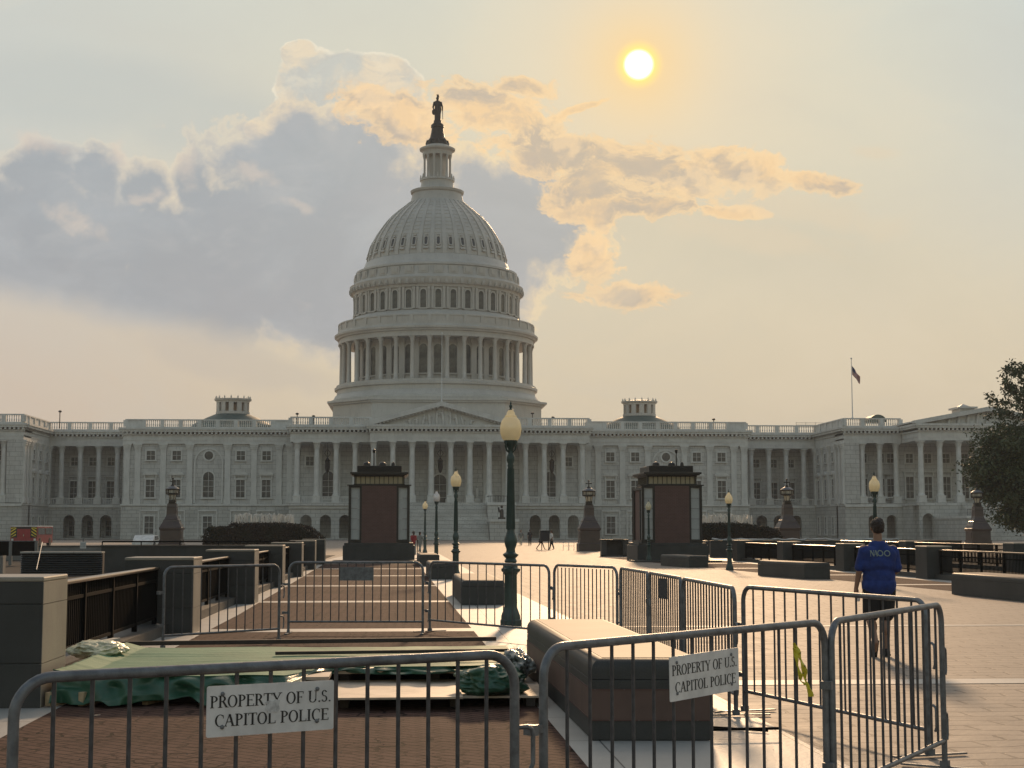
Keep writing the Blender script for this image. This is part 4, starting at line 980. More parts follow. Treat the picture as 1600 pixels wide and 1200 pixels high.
# ------------------------------------------------------------------ kiosks
def kiosk(x, y, label):
    t = thing('skylight_kiosk', label, 'kiosk', (x, y, 0), 0, 'brick and glass kiosks on the plaza')
    D = 3.5
    b = MB(); b.box(-1.85, 1.85, -.15, D + .2, 0, .82); b.box(-1.78, 1.78, -.08, D + .1, .82, .95); b.box(-2.3, 2.2, -1.9, -.15, 0, .08)
    b.build('plinth', M['granite'], t, bevel=.015)
    b = MB(); b.box(-.9, .9, 0, .3, .95, 3.9); b.box(-1.5, -1.2, .9, D - .6, .95, 3.75); b.box(1.2, 1.5, .9, D - .6, .95, 3.75); b.box(-.9, .9, D - .3, D, .95, 3.9)
    b.build('brick_panel', M['kbrick'], t)
    fr = MB()
    for sx in (-1, 1):
        a, c = sorted((sx * .9, sx * 1.0)); fr.box(a, c, .03, .2, 1.0, 3.9)
        a, c = sorted((sx * 1.45, sx * 1.58)); fr.box(a, c, .03, .2, .95, 3.82)
        a, c = sorted((sx * .9, sx * 1.58)); fr.box(a, c, .0, .25, 3.8, 3.9); fr.box(a, c, .0, .25, .96, 1.12)
        a, c = sorted((sx * 1.46, sx * 1.58))
        for yy in (.75, D - .6, D - .15): fr.box(a, c, yy, yy + .12, .95, 3.82)
        fr.box(a, c, .2, D, 3.7, 3.82); fr.box(a, c, .2, D, .95, 1.08)
        a, c = sorted((sx * .95, sx * 1.66)); fr.box(a, c, -.08, .9, 3.9, 3.96)
    fr.box(-1.32, 1.32, .0, D, 3.9, 4.0); fr.box(-1.32, 1.32, .0, D, 4.38, 4.5)
    for i in range(11):
        xx = -1.2 + .24 * i; fr.box(xx - .014, xx + .014, .09, .12, 4.0, 4.38)
    for xx in (-1.3, 1.24): fr.box(xx, xx + .06, .05, D - .05, 4.0, 4.38) if xx > 9 else fr.box(xx, xx + .06, .05, .12, 4.0, 4.38)
    for sx in (-1, 1):
        for i in range(12): yy = .12 + .28 * i; fr.box(sx * 1.28 - .015, sx * 1.28 + .015, yy, yy + .03, 4.0, 4.38)
    fr.build('frame', M['kmetal'], t)
    g0 = None
    for sx in (-1, 1):
        for k in range(5):
            z = 1.13 + k * .535
            if g0 is None:
                gb = MB(); gb.box(-.225, .225, 0, .04, 0, .52); g0 = gb.build('glass_panel', M['kglass'], t); q = g0
            else: q = dup(g0, t)
            q.location = (sx * 1.225, .1, z)
        gs = MB(); xx = sx * 1.52; gs.box(min(xx, xx + .03), max(xx, xx + .03), .32, .75, 1.1, 3.7); gs.box(min(xx, xx + .03), max(xx, xx + .03), D - .48, D - .15, 1.1, 3.7); gs.build('glass_panel', M['kglass'], t)
    b = MB(); b.box(-1.22, 1.22, .13, .16, 4.0, 4.38); b.box(-1.25, -1.22, .13, D - .13, 4.0, 4.38); b.box(1.22, 1.25, .13, D - .13, 4.0, 4.38); b.box(-1.22, 1.22, D - .16, D - .13, 4.0, 4.38)
    b.build('clerestory', M['klantern'], t)
    b = MB(); b.box(-1.5, 1.5, -.35, D + .3, 4.5, 4.6); b.box(-1.42, 1.42, -.28, D + .25, 4.44, 4.5); b.box(-1.15, 1.15, .2, D - .1, 4.6, 4.95)
    for yy in range(6): b.box(-1.17, 1.17, .17, .2, 4.64 + yy * .05, 4.66 + yy * .05)
    b.build('roof', M['kmetal'], t, bevel=.01)
    for xx, r in ((-.68, .2), (.15, .2), (.7, .1)):
        b = MB(); b.lathe([(r, 4.95), (r, 5.02), (r * .9, 5.1), (r * .5, 5.16), (.01, 5.18)], 12, xx, .9); b.build('roof_vent', M['kmetal'], t, smooth=40)
    b = MB(); b.lathe([(.035, 4.95), (.03, 5.65)], 8, -.3 if x < 5 else .35, .6); b.ball((-.3 if x < 5 else .35, .6, 5.75), .085, 10, 7); b.lathe([(.06, 5.62), (.07, 5.68), (.02, 5.72)], 8, -.3 if x < 5 else .35, .6)
    b.build('camera_mast', M['kmetal'], t, smooth=50)
    return t
kiosk(-1.4, 80.2, 'brick and glass kiosk standing square at the end of the brick path')
kiosk(13.75, 79.2, 'brick and glass kiosk seen corner on, behind the pinkish globe lamp')

# ------------------------------------------------------------------ lamp posts
def lamp_make(name, label, loc, s=1.0, gm='globe', group='globe street lamps'):
    t = thing(name, label, 'street lamp', loc, 0, group)
    k = s
    b = MB()
    b.lathe([(.19, 0), (.19, .09), (.175, .11), (.172, .17), (.145, .24), (.125, .29), (.118, .32), (.112, .86), (.13, .9), (.17, .93), (.175, .97), (.13, 1.0), (.115, 1.04)], 8, rot=pi / 8)
    b.build('base', M['lamp_green'], t, smooth=30)
    b = MB()
    b.lathe([(.1, 1.0), (.085, 1.06), (.11, 1.1), (.085, 1.15), (.125, 1.19), (.14, 1.22), (.08, 1.26), (.075, 1.31), (.095, 1.36), (.11, 1.42), (.112, 1.48), (.085, 1.56), (.066, 1.62),
             (.068, 1.7), (.06, 2.1), (.05, 2.72), (.06, 2.75), (.05, 2.78), (.072, 2.84), (.075, 2.9), (.05, 2.95), (.045, 3.0), (.05, 3.05), (.1, 3.12), (.12, 3.15), (.12, 3.19)], 16)
    for i in range(16):
        a = 2 * pi * i / 16; b.tube([(.07 * cos(a), .07 * sin(a), 1.65), (.052 * cos(a), .052 * sin(a), 2.7)], .009, 4)
    for i in range(4):
        a = 2 * pi * i / 4 + pi / 4; b.tube([(.04 * cos(a), .04 * sin(a), 2.98), (.1 * cos(a), .1 * sin(a), 3.02), (.13 * cos(a), .13 * sin(a), 3.1), (.11 * cos(a), .11 * sin(a), 3.16)], .012, 5)
    b.build('pole', M['lamp_green'], t, smooth=50)
    b = MB(); b.lathe([(.115, 3.185), (.15, 3.22), (.178, 3.3), (.187, 3.38), (.18, 3.46), (.155, 3.54), (.115, 3.585), (.1, 3.6), (.105, 3.615), (.075, 3.64), (.068, 3.68), (.05, 3.7), (.045, 3.72), (.0, 3.725)], 24, cap=False)
    go = b.build('globe', M[gm], t, smooth=60)
    b = MB(); b.lathe([(.04, 3.2), (.045, 3.3), (.03, 3.42), (.01, 3.45)], 8); b.build('bulb', M['cloth_dark'], go)
    b = MB(); b.lathe([(.05, 3.72), (.03, 3.735), (.016, 3.75), (.03, 3.785), (.028, 3.8), (.012, 3.82), (.018, 3.84), (.002, 3.88)], 8); b.build('finial', M['lamp_green'], t, smooth=50)
    t.scale = (s, s, s)
    return t
def LP(p, **k): return lamp_make('street_lamp', loc=(p[0], p[1], 0.006), **k)
L1 = lamp_make('street_lamp', 'tallest green lamp post, with the biggest cream globe, next to the large foreground bench', (1.78, 26.28, .006), .985)
def lampcopy(loc, label, s, gm='globe'):
    c = copy_tree(L1, loc, 0, label); c.scale = (s, s, s)
    if gm != 'globe':
        for k in bpy.data.objects:
            if k.parent == c and k.name.startswith('globe'):
                k.data = k.data.copy(); k.data.materials[0] = M[gm]
    return c
lampcopy((1.645, 51.2, .006), 'cream globe lamp post just behind the bench next to the tallest lamp post', .955)
lampcopy((1.54, 78.8, .006), 'lamp post with a clear whitish globe, between two cream ones', .96, 'globe_white')
lampcopy((1.30, 106.5, .006), 'smallest cream globe lamp post, between a brick kiosk and the whitish globe', .96)
lampcopy((12.33, 78.05, .08), 'pinkish globe lamp post standing right against the front of a kiosk', .80)
lampcopy((13.04, 61.75, .006), 'cream globe lamp post between two low benches, before the sunlit fountain hedge', .84)
lampcopy((13.8, 44.7, .006), 'cream globe lamp post rising behind the head of the walker in blue', .86)

# ------------------------------------------------------------------ ornate lantern piers
def olmsted(loc, label, s=1.0, proto=None):
    if proto: c = copy_tree(proto, loc, 0, label); c.scale = (s, s, s); return c
    t = thing('lantern_pier', label, 'lantern pier', loc, 0, 'bronze lanterns on stepped stone piers')
    q = sqrt(2); r4 = lambda P: [(r * q, z) for r, z in P]
    b = MB(); b.lathe(r4([(.88, 0), (.88, .55), (.80, .62), (.80, .85)]), 4, rot=pi / 4); b.build('base', M['granite_red'], t)
    b = MB(); b.lathe(r4([(.75, .85), (.75, 1.55), (.82, 1.62), (.83, 1.75), (.78, 1.8)]), 4, rot=pi / 4)
    for a in range(4):
        ca, sa = cos(a * pi / 2), sin(a * pi / 2)
        P = [(-.55, -.78), (.55, -.78), (.55, -.74), (-.55, -.74)]
        b.prism([(x * ca - y * sa, x * sa + y * ca) for x, y in P], .98, 1.45)
    b.build('die', M['granite_red'], t)
    b = MB(); b.lathe(r4([(.78, 1.8), (.70, 2.0), (.58, 2.2), (.56, 2.32), (.50, 2.36), (.40, 2.6), (.37, 2.75), (.355, 3.2), (.36, 3.28), (.34, 3.3), (.32, 3.52)]), 4, rot=pi / 4); b.build('shaft', M['granite_red'], t)
    b = MB(); b.lathe(r4([(.26, 3.52), (.27, 3.6), (.24, 3.62), (.24, 3.82)]), 4, rot=pi / 4)
    b.lathe([(.28, 4.18), (.5, 4.22), (.52, 4.28), (.5, 4.33)], 6); b.lathe([(.5, 4.55), (.53, 4.6), (.52, 4.64)], 6)
    for k in range(6):
        a = pi / 3 * k; b.tube([(.2 * cos(a), .2 * sin(a), 3.8), (.28 * cos(a), .28 * sin(a), 4.2)], .022, 5); b.tube([(.49 * cos(a), .49 * sin(a), 4.3), (.49 * cos(a), .49 * sin(a), 4.6)], .03, 5)
        for d in (.18, -.18): b.tube([(.46 * cos(a + d * 1.5), .46 * sin(a + d * 1.5), 4.3), (.46 * cos(a + d * 1.5), .46 * sin(a + d * 1.5), 4.6)], .012, 4)
    b.lathe([(.14, 4.84), (.17, 4.88), (.1, 4.95), (.05, 5.0), (.045, 5.35), (.08, 5.38), (.08, 5.44), (.02, 5.47)], 10)
    for a in (0, pi / 2, pi, 3 * pi / 2): b.tube([(0, 0, 5.18), (.19 * cos(a), .19 * sin(a), 5.2)], [.04, .03], 6); b.ball((.2 * cos(a), .2 * sin(a), 5.2), .05, 6, 5)
    b.build('lantern', M['bronze'], t, smooth=40)
    b = MB(); b.lathe([(.19, 3.82), (.27, 4.18)], 6, cap=False); b.lathe([(.45, 4.32), (.45, 4.56)], 6, cap=False); b.build('lantern_glass', M['lantern_glass'], t)
    b = MB(); b.lathe([(.5, 4.64), (.42, 4.7), (.3, 4.8), (.14, 4.86)], 12); b.build('lantern_roof', M['steel'], t, smooth=50)
    return t
O1 = olmsted((14.08, 118.5, 0), 'bronze lantern on a red stone pier standing alone on the open plaza')
olmsted((-17.7, 118.5, 0), 'bronze lantern on a stone pier beyond the grey railed wall', 1.02, O1)
olmsted((29.5, 118.0, 0), 'bronze lantern on a dark stone pier at the end of the sunlit fountain hedge', 1.02, O1)
olmsted((44.8, 118.5, 0), 'bronze lantern on a red stone pier partly behind the tree crown', .98, O1)

# ------------------------------------------------------------------ benches
def bench(corner, corner2, back, h, label, mt='granite', band=False):
    """front-left and front-right ground corners and the back-left corner"""
    a, b_, c = Vector(corner[:2]), Vector(corner2[:2]), Vector(back[:2]); d = b_ + (c - a)
    o = (a + b_) / 2; rz = atan2((b_ - a).y, (b_ - a).x)
    t = thing('granite_bench', label, 'bench', (o.x, o.y, .006), 0, 'granite block benches')
    P = [a - o, b_ - o, d - o, c - o]; cen = sum(P, Vector((0, 0))) / 4
    def inset(k):            # outline pulled in by k metres
        R = []
        for i in range(4):
            u = (P[(i + 1) % 4] - P[i]).normalized(); v = (P[i - 1] - P[i]).normalized(); R.append(P[i] + (u + v) * k)
        return R
    m = MB(); m.prism([(p.x, p.y) for p in P], 0, h * .74)
    m.build('base', M[mt], t, bevel=.006)
    m = MB(); rr_ = h * .15; rings = [(0.0, h * .74 + .005)] + [(rr_ * (1 - cos(radians(q))), h - rr_ + rr_ * sin(radians(q))) for q in (0, 15, 30, 45, 60, 75, 90)]
    vs = []
    for k, z in rings: vs += [(p.x, p.y, z) for p in inset(k)]
    fs = [(3, 2, 1, 0)]
    for j in range(len(rings) - 1):
        for i in range(4): fs.append((j * 4 + i, j * 4 + (i + 1) % 4, j * 4 + 4 + (i + 1) % 4, j * 4 + 4 + i))
    n_ = len(rings) * 4 - 4; fs.append((n_, n_ + 1, n_ + 2, n_ + 3)); m.add(vs, fs); m.build('seat', M['granite'], t, smooth=35)
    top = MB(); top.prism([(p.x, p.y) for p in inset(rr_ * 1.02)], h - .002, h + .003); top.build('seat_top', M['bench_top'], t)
    if band:
        m = MB(); cc = cen
        for z in (h * .22, h * .44):
            Q = [cc + (p - cc) * 1.0 for p in P]
        m.prism([((p.x - cc.x) * 1.006 + cc.x, (p.y - cc.y) * 1.0015 + cc.y) for p in P], h * .25, h * .62)
        m.build('brick_course', M['bench_brick'], t)
        e = MB()
        for z in (h * .245, h * .622): e.prism([((p.x - cc.x) * 1.012 + cc.x, (p.y - cc.y) * 1.003 + cc.y) for p in P], z - .004, z + .004)
        e.build('joint', M['kbrick'], t)
    return t
M['bench_top'] = mat('sunlit_bench_granite', (0.20, 0.155, 0.118), 0.7, spec=0.3, nscale=2, build=b_granite)  # sunlight painted into the seat tops as a lighter tan
M['bench_brick'] = mat('bench_brick', (0.125, 0.075, 0.06), 0.6, nscale=2.2, stain=0.3)
bf, br_ = at(925, 1158), at(1111, 1158); bb = bf + (at(818, 968, .62) - bf); bb.z = 0
bench(bf, br_, (bb.x + .04, bb.y), .62, 'huge low bench with a brick course, ringed by metal barriers', 'granite', True)
for (a, b_, c, h, lb) in (((1.21, 33.45), (2.14, 33.6), (1.16, 38.7), .53, 'dark granite bench beside the foot of the tallest lamp post'),
                          ((.80, 50.9), (1.66, 51.0), (.72, 55.8), .52, 'dark granite bench at the foot of the second tallest lamp post on the path'),
                          ((.60, 69.2), (1.50, 69.3), (.52, 74.0), .52, 'smallest dark granite bench, at the foot of the whitish globe lamp post'),
                          ((12.16, 66.0), (13.12, 66.6), (11.6, 70.0), .50, 'low granite bench against the plinth of the corner on kiosk'),
                          ((13.14, 50.4), (13.95, 50.2), (12.5, 54.4), .54, 'low granite bench between the walker in blue and a cream globe lamp'),
                          ((14.0, 33.2), (15.0, 33.4), (13.75, 38.3), .54, 'long low pale edged granite bench cut off by the picture edge')):
    bench(a, b_, c, h, lb)

# ------------------------------------------------------------------ piers and railings
def pier(x0, x1, y0, y1, h, label, side='granite_sunlit'):
    t = thing('stone_pier', label, 'pier', ((x0 + x1) / 2, y0, 0), 0, 'square granite piers of the railings')
    w = (x1 - x0) / 2; d = y1 - y0
    b = MB(); b.box(-w, w, 0, d, 0, h * .335); b.box(-w, w, 0, d, h * .335 + .006, h * .79 - .003); b.box(-w, w, 0, d, h * .79 + .003, h - .045)
    b.box(-w + .01, w - .01, .01, d - .01, .01, h - .05)
    b.build('body', M['granite'], t, bevel=.006)
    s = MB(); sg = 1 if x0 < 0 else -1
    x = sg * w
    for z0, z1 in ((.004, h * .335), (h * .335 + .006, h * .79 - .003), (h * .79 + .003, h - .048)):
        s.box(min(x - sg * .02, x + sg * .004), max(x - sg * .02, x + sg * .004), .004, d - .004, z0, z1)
    s.build('side_tone', M[side], t)  # thin plate carrying the side tone, painted sunlit on the path piers
    c = MB(); c.box(-w - .004, w + .004, -.004, d + .004, h - .045, h); c.build('cap', M['granite_sunlit'], t, bevel=.012)
    return t
def railing(x, y0, y1, label, h=1.05, name='railing', brick=False, cx=None):
    t = thing(name, label, 'railing', (x, y0, 0), 0, 'dark railings between the piers'); L = y1 - y0
    b = MB(); b.box(-.2, .2, 0, L, 0, .16); b.build('curb', M['granite'], t)
    b = MB(); n = max(1, round(L / 1.9)); sp = L / n; b.box(-.035, .035, -.035, .035, .16, h - .04); q0 = b.build('post', M['rail'], t)
    for i in range(n + 1):
        y = sp * i; y = min(max(y, .04), L - .04); q = q0 if i == 0 else dup(q0, t); q.location = (0, y, 0)
    b = MB()
    for z in (.26, h - .22): b.box(-.022, .022, 0, L, z - .02, z + .02)
    k = int(L / .105)
    for i in range(k): y = L * (i + .5) / k; b.box(-.009, .009, y - .009, y + .009, .26, h - .05)
    b.build('baluster_panel', M['rail'], t)
    b = MB(); b.box(-.065, .065, 0, L, h - .05, h - .005); b.build('handrail', M['brass'], t, bevel=.015)
    return t
LPY = [14.5, 24.55, 34.3, 44.1, 53.9, 63.7, 73.4]
labs = ['largest dark granite pier, tan on its sunlit side, touching the green tarp', 'second granite pier from the green tarp, at the far end of its railing', 'third granite pier counted from the green tarp towards the brick kiosk',
        'fourth granite pier counted from the green tarp towards the brick kiosk', 'fifth granite pier counted from the green tarp towards the brick kiosk', 'sixth granite pier counted from the green tarp towards the brick kiosk', 'granite pier touching the plinth of the kiosk that ends the brick path']
for i, (y, lb) in enumerate(zip(LPY, labs)):
    xr_ = -3.32 if i < 3 else -3.36 - .012 * (y - 34)
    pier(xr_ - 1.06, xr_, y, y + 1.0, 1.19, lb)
    if i < len(LPY) - 1:
        railing(xr_ - .58, y + 1.02, LPY[i + 1] - .02, ['black railing with a pale handrail running along the green tarp', 'black railing between the second and third piers from the green tarp', 'black railing between the third and fourth piers from the green tarp',
                 'black railing between the fourth and fifth piers from the green tarp', 'black railing between the fifth and sixth piers from the green tarp', 'black railing ending at the pier by the brick kiosk'][i])
RPY = [40.2, 50.0, 59.7, 69.5, 79.3]
labs = ['granite pier hidden at the right edge', 'granite pier between the walker in blue and the long dark railing', 'granite pier whose edge the walker in blue overlaps', 'granite pier above the low bench with the walker in blue beyond', 'granite pier just behind the cream lamp post by the fountain hedge']
for i, (y, lb) in enumerate(zip(RPY, labs)):
    if i == 0: continue
    pier(17.15, 18.0, y, y + 1.15, 1.09, lb, 'granite')
rl = ['long dark railing behind the pale edged bench cut by the picture edge', 'short dark railing with a bright handrail beside the walker in blue', 'dark railing behind the low bench, ending at the overlapped pier', 'dark railing between a cream globe lamp and the next pier']
for (y0, y1), lb in zip(((30.0, 49.98), (51.17, 59.68), (60.87, 69.48), (70.67, 79.28)), rl): railing(17.6, y0, y1, lb, .98)
pier(16.35, 17.5, 88.6, 89.8, 1.0, 'farthest granite pier, against the shaded side of the corner on kiosk', 'granite')
# the far side of the same opening
for y0, y1, lb in ((59.5, 71.5, 'railing across the opening, below the lantern pier by the tree'), (73.0, 84, 'railing across the opening, farther from the tree')): railing(24.0, y0, y1, lb, 1.05)
pier(23.6, 24.5, 71.7, 72.8, 1.1, 'small granite pier between the two railings across the opening', 'granite'); pier(23.4, 24.4, 58.2, 59.3, 1.12, 'granite pier ending the railing below the tree', 'granite')
def lowwall(x0, x1, y0, y1, h, label, rail=False, m='granite', cap=True):
    t = thing('low_wall', label, 'wall', ((x0 + x1) / 2, y0, 0)); w = (x1 - x0) / 2; d = y1 - y0
    b = MB(); b.box(-w, w, 0, d, 0, h - .06); b.build('wall_body', M[m], t)
    if cap: b = MB(); b.box(-w - .03, w + .03, -.04, d + .04, h - .06, h); b.build('coping', M['granite'], t)
    if rail:
        b = MB(); b.tube([(-w, .2, h + .14), (w, .2, h + .14)], .03, 6); n = int(2 * w / 1.3)
        for k in range(n + 1): xx = -w + 2 * w * k / n; b.box(xx - .02, xx + .02, .18, .22, h, h + .13)
        b.build('top_rail', M['rail'], t)
    return t
lowwall(-12.0, -4.4, 62, 62.5, 1.02, 'grey stone wall with a thin dark rail on top, behind the dark piers', True)
lowwall(17.9, 33, 90, 90.5, 1.0, 'long pale topped wall below the sunlit fountain hedge')
# crumpled sheeting along the top of that wall
b = MB(); rr = random.Random(11)
pts = [(18 + i * .22, 90.15 + rr.uniform(-.06, .06), 1.03 + abs(rr.gauss(0, .035))) for i in range(52)]
b.tube(pts, [rr.uniform(.03, .08) for _ in pts], 6)
tag(b.build('plastic_sheet', M['kglass'], smooth=40), 'crumpled pale sheeting lying along the wall top under the sunlit hedge', 'plastic sheet')
b = MB(); p = at(109, 850)
t = thing('vent_wall', 'dark slatted metal wall next to the grey railed stone wall', 'wall', (0, 57, 0))
x0, x1 = -13.9, -11.0
b.box(x0, x1, .15, .5, 0, .78); b.build('wall_body', M['cloth_dark'], t)
b = MB()
for k in range(9): z = .04 + k * .08; b.add([(x0, 0, z), (x1, 0, z), (x1, .15, z + .05), (x0, .15, z + .05), (x0, .0, z + .012), (x1, .0, z + .012)], [(0, 1, 2, 3), (0, 4, 5, 1), (4, 3, 2, 5)])
b.build('slat_panel', M['vent'], t)
b = MB(); b.box(x0, x1, -.05, .55, .78, .84); b.build('coping', M['slab'], t)
# sloping ramp wall with streaks, low panels behind
t = thing('ramp_wall', 'curved stained concrete ramp wall behind the largest dark pier', 'wall', (0, 0, 0))
b = MB(); n = 12; P = []
for i in range(n + 1):
    u = i / n; P.append((-11.2 - 1.0 * u * 0 + .0 - (1 - u) * 2.4, 40 + 4 * u ** 1.5, .64 + .20 * u))
for (xa, ya, za), (xb, yb, zb) in zip(P, P[1:]):
    b.add([(xa, ya, 0), (xb, yb, 0), (xb, yb, zb), (xa, ya, za), (xa, ya + .3, 0), (xb, yb + .3, 0), (xb, yb + .3, zb), (xa, ya + .3, za)], [(0, 1, 2, 3), (3, 2, 6, 7), (5, 4, 7, 6), (1, 5, 6, 2)])
b.build('wall_body', M['concrete'], t)
b = MB()
for (xa, ya, za), (xb, yb, zb) in zip(P, P[1:]):
    b.add([(xa, ya - .04, za), (xb, yb - .04, zb), (xb, yb + .34, zb), (xa, ya + .34, za), (xa, ya - .04, za + .07), (xb, yb - .04, zb + .07), (xb, yb + .34, zb + .07), (xa, ya + .34, za + .07)], [(4, 5, 6, 7), (0, 1, 5, 4), (3, 7, 6, 2), (1, 2, 6, 5)])
b.build('coping', M['concrete'], t)
def panel_rail(p0, p1, z0, z1, label, n=2):
    t = thing('panel_railing', label, 'railing', (p0[0], p0[1], 0)); d = Vector((p1[0] - p0[0], p1[1] - p0[1])); L = d.length; t.rotation_euler = (0, 0, atan2(d.y, d.x))
    for k in range(n):
        b = MB(); b.box(L * k / n + .12, L * (k + 1) / n - .02, -.03, .03, z0, z1); b.build('panel', M['rail'], t)
        b = MB(); b.box(L * (k + 1) / n - .02 - .0, L * (k + 1) / n + .12, -.06, .06, 0, z1 + .03); b.build('post', M['concrete'], t)
    b = MB(); b.box(0, L, -.05, .05, z1, z1 + .03); b.build('top_rail', M['steel'], t)
panel_rail((-19.2, 72.0), (-16.9, 72.0), .45, 1.10, 'black panelled railing in front of the red truck')
b = MB(); a, c = atY(66, 847, 56), atY(57, 890, 45)
b.tube([a, c], .014, 6); tag(b.build('handrail_bar', M['steel']), 'thin slanting pale handrail beside the slatted wall', 'handrail')
t = thing('notice_sign', 'small white notice board on a post near the red truck', 'sign', (atY(130, 850, 75).x, 75, 0))
b = MB(); b.box(-.03, .03, 0, .05, 0, 1.2); b.build('post', M['steel'], t)
b = MB(); b.box(-.14, .14, -.03, 0, .74, 1.06); s_ = b.build('board', M['white'], t)
b = MB()
for k in range(5): b.box(-.11 + k * .05, -.095 + k * .05, -.035, -.03, .79, 1.02)
b.build('printed_lines', M['cloth_dark'], s_)
lowwall(-22.4, -14.0, 84, 84.5, .78, 'pale low wall beyond the dark slatted wall', False, 'concrete')
t = thing('parked_car', 'white car, only its roof showing above the grey railed wall', 'car', (atY(229, 842, 134).x, 134, 0), pi / 2)
b = MB(); b.prism_y([(-2.2, .35), (2.2, .35), (2.2, .7), (1.5, .78), (.9, 1.15), (-1.0, 1.18), (-1.8, .75), (-2.2, .7)][::-1], -.85, .85); b.build('body', M['white'], t, bevel=.06)
for x in (-1.35, 1.35):
    b = MB(); b.lathe([(.3, -.1), (.32, 0), (.3, .1)], 16); w = b.build('wheel', M['rubber'], t, (0, 0, 0)) if False else b.build('wheel', M['rubber'], t); w.location = (x, -.85, .32); w.rotation_euler = (pi / 2, 0, 0)
b = MB(); b.prism_y([(-1.0, .78), (.95, .8), (.7, 1.1), (-.9, 1.1)][::-1], -.87, -.84); b.build('side_window', M['glass_dark'], t)
# stand box beside the right kiosk
t = thing('utility_cabinet', 'dark open sided cabinet between the lone lantern pier and a kiosk', 'cabinet', (12.8, 94, 0))
b = MB(); b.box(-.85, -.55, 0, .8, 0, 1.0); b.box(-.55, .8, .55, .8, 0, 1.0); b.box(-.9, .85, -.05, .85, .98, 1.04); b.box(.45, .8, 0, .8, 0, 1.0); b.box(-.85, .8, 0, .8, 0, .08); b.build('body', M['granite'], t, bevel=.01)
b = MB(); b.box(-.1, .5, -.02, .4, 1.04, 1.07); b.build('tray', M['wood'], t)

# ------------------------------------------------------------------ fire truck
p = atY(46, 845, 150)
t = thing('fire_truck', 'red emergency truck with yellow and black chevrons on its rear', 'fire truck', (p.x - .55, 150, 0))
b = MB(); b.box(-1.25, 1.25, 0, 6.5, .35, 1.98); b.build('body', M['red'], t, bevel=.04)
b = MB(); b.box(-1.27, 1.27, -.02, 6.52, 1.93, 2.03); b.build('roof_edge', M['white'], t)
b = MB(); b.box(-1.2, 1.2, -.03, -.005, .9, 1.9); b.build('rear_panel', M['rubber'], t)
ch = MB()
for sg in (-1, 1):
    for k in range(4):
        z = .78 + k * .3
        P = [(sg * 1.2, z), (sg * .72, z + .34), (sg * .72, z + .48), (sg * 1.2, z + .14)]
        P = [(x, min(max(zz, .9), 1.88)) for x, zz in P]
        if sg > 0: P.reverse()
        ch.prism_y(list(reversed(P)) if False else P, -.045, -.03)
ch.build('chevron', M['yellow'], t)
b = MB(); b.box(-.62, .62, -.05, -.03, .55, 1.72); d = b.build('rear_door', M['red'], t)
b = MB(); b.box(-.04, .04, -.08, -.05, 1.0, 1.2); b.build('handle', M['chrome'], d)
for sx in (-1, 1):
    b = MB(); b.box(sx * 1.05 - .1, sx * 1.05 + .1, -.06, -.03, .55, .8); b.build('tail_light', M['white'], t)
    for yy in (1.2, 5.3):
        b = MB(); b.lathe([(.42, -.14), (.45, 0), (.42, .14)], 20); w = b.build('wheel', M['rubber'], t); w.location = (sx * 1.15, yy, .45); w.rotation_euler = (0, pi / 2, 0)
b = MB(); b.box(1.26, 1.29, .3, 3.0, 1.2, 1.8); b.box(1.27, 1.3, 3.3, 6.0, 1.2, 1.8); b.build('side_locker', M['chrome'], t)

# ------------------------------------------------------------------ hedges and fountains
def leaves(b, cx, cy, cz, n, s, rr, jit=1.0):
    for _ in range(n):
        x, y, z = cx + rr.gauss(0, jit), cy + rr.gauss(0, jit), cz + rr.gauss(0, jit)
        leaf(b, (x, y, z), s * rr.uniform(.6, 1.3), rr)
def leaf(b, p, s, rr):
    a = Vector((rr.gauss(0, 1), rr.gauss(0, 1), rr.gauss(0, 1))).normalized(); c = a.cross(Vector((rr.gauss(0, 1), rr.gauss(0, 1), rr.gauss(0, 1)))).normalized()
    P = Vector(p); b.add([P - a * s, P + c * s * .42, P + a * s, P - c * s * .42], [(0, 1, 2, 3)])
def hedge(x0, x1, y, tops, label, seed):
    rr = random.Random(seed); t = thing('hedge', label, 'hedge', (0, 0, 0), 0, 'dark clipped hedges round the fountains')
    b = MB(); L = x1 - x0
    def top(x):
        u = (x - x0) / L
        for (u0, h0), (u1, h1) in zip(tops, tops[1:]):
            if u0 <= u <= u1: return h0 + (h1 - h0) * (u - u0) / (u1 - u0)
        return tops[-1][1]
    n = 24
    for i in range(n):
        xa = x0 + L * i / n; xb = x0 + L * (i + 1) / n; h = min(top(xa), top(xb)) - .12; b.box(xa + (.1 if i == 0 else 0), xb - (.1 if i == n - 1 else 0), y + .12, y + 1.9, 0, max(h, .3))
    for k in range(9000):
        x = rr.uniform(x0, x1); h = top(x); f = rr.random()
        if f < .55: p = (x, y + rr.gauss(.04, .05), rr.uniform(.1, h))
        elif f < .9: p = (x, rr.uniform(y, y + 2.0), h + rr.gauss(-.02, .06))
        else: e = rr.choice((x0, x1)); p = (e + rr.gauss(0, .07), rr.uniform(y, y + 2), rr.uniform(.1, top(e)))
        leaf(b, p, .085, rr)
    b.build('foliage', M['hedge'], t)
Yh = 106
hedge(atY(318, 830, Yh).x, atY(503, 830, Yh).x, Yh, [(0, 1.2), (.02, 1.72), (.2, 1.8), (.22, 2.0), (.62, 2.03), (.8, 1.95), (.9, 1.75), (1, 1.15)], 'dark hedge round the shaded fountain, behind the row of dark piers', 3)
hedge(atY(1040, 830, Yh).x, atY(1222, 830, Yh).x, Yh, [(0, 2.0), (.62, 2.02), (.72, 1.98), (.78, 1.85), (.9, 1.75), (.97, 1.6), (1, 1.2)], 'dark hedge below the sunlit jets, touching the corner on kiosk', 4)
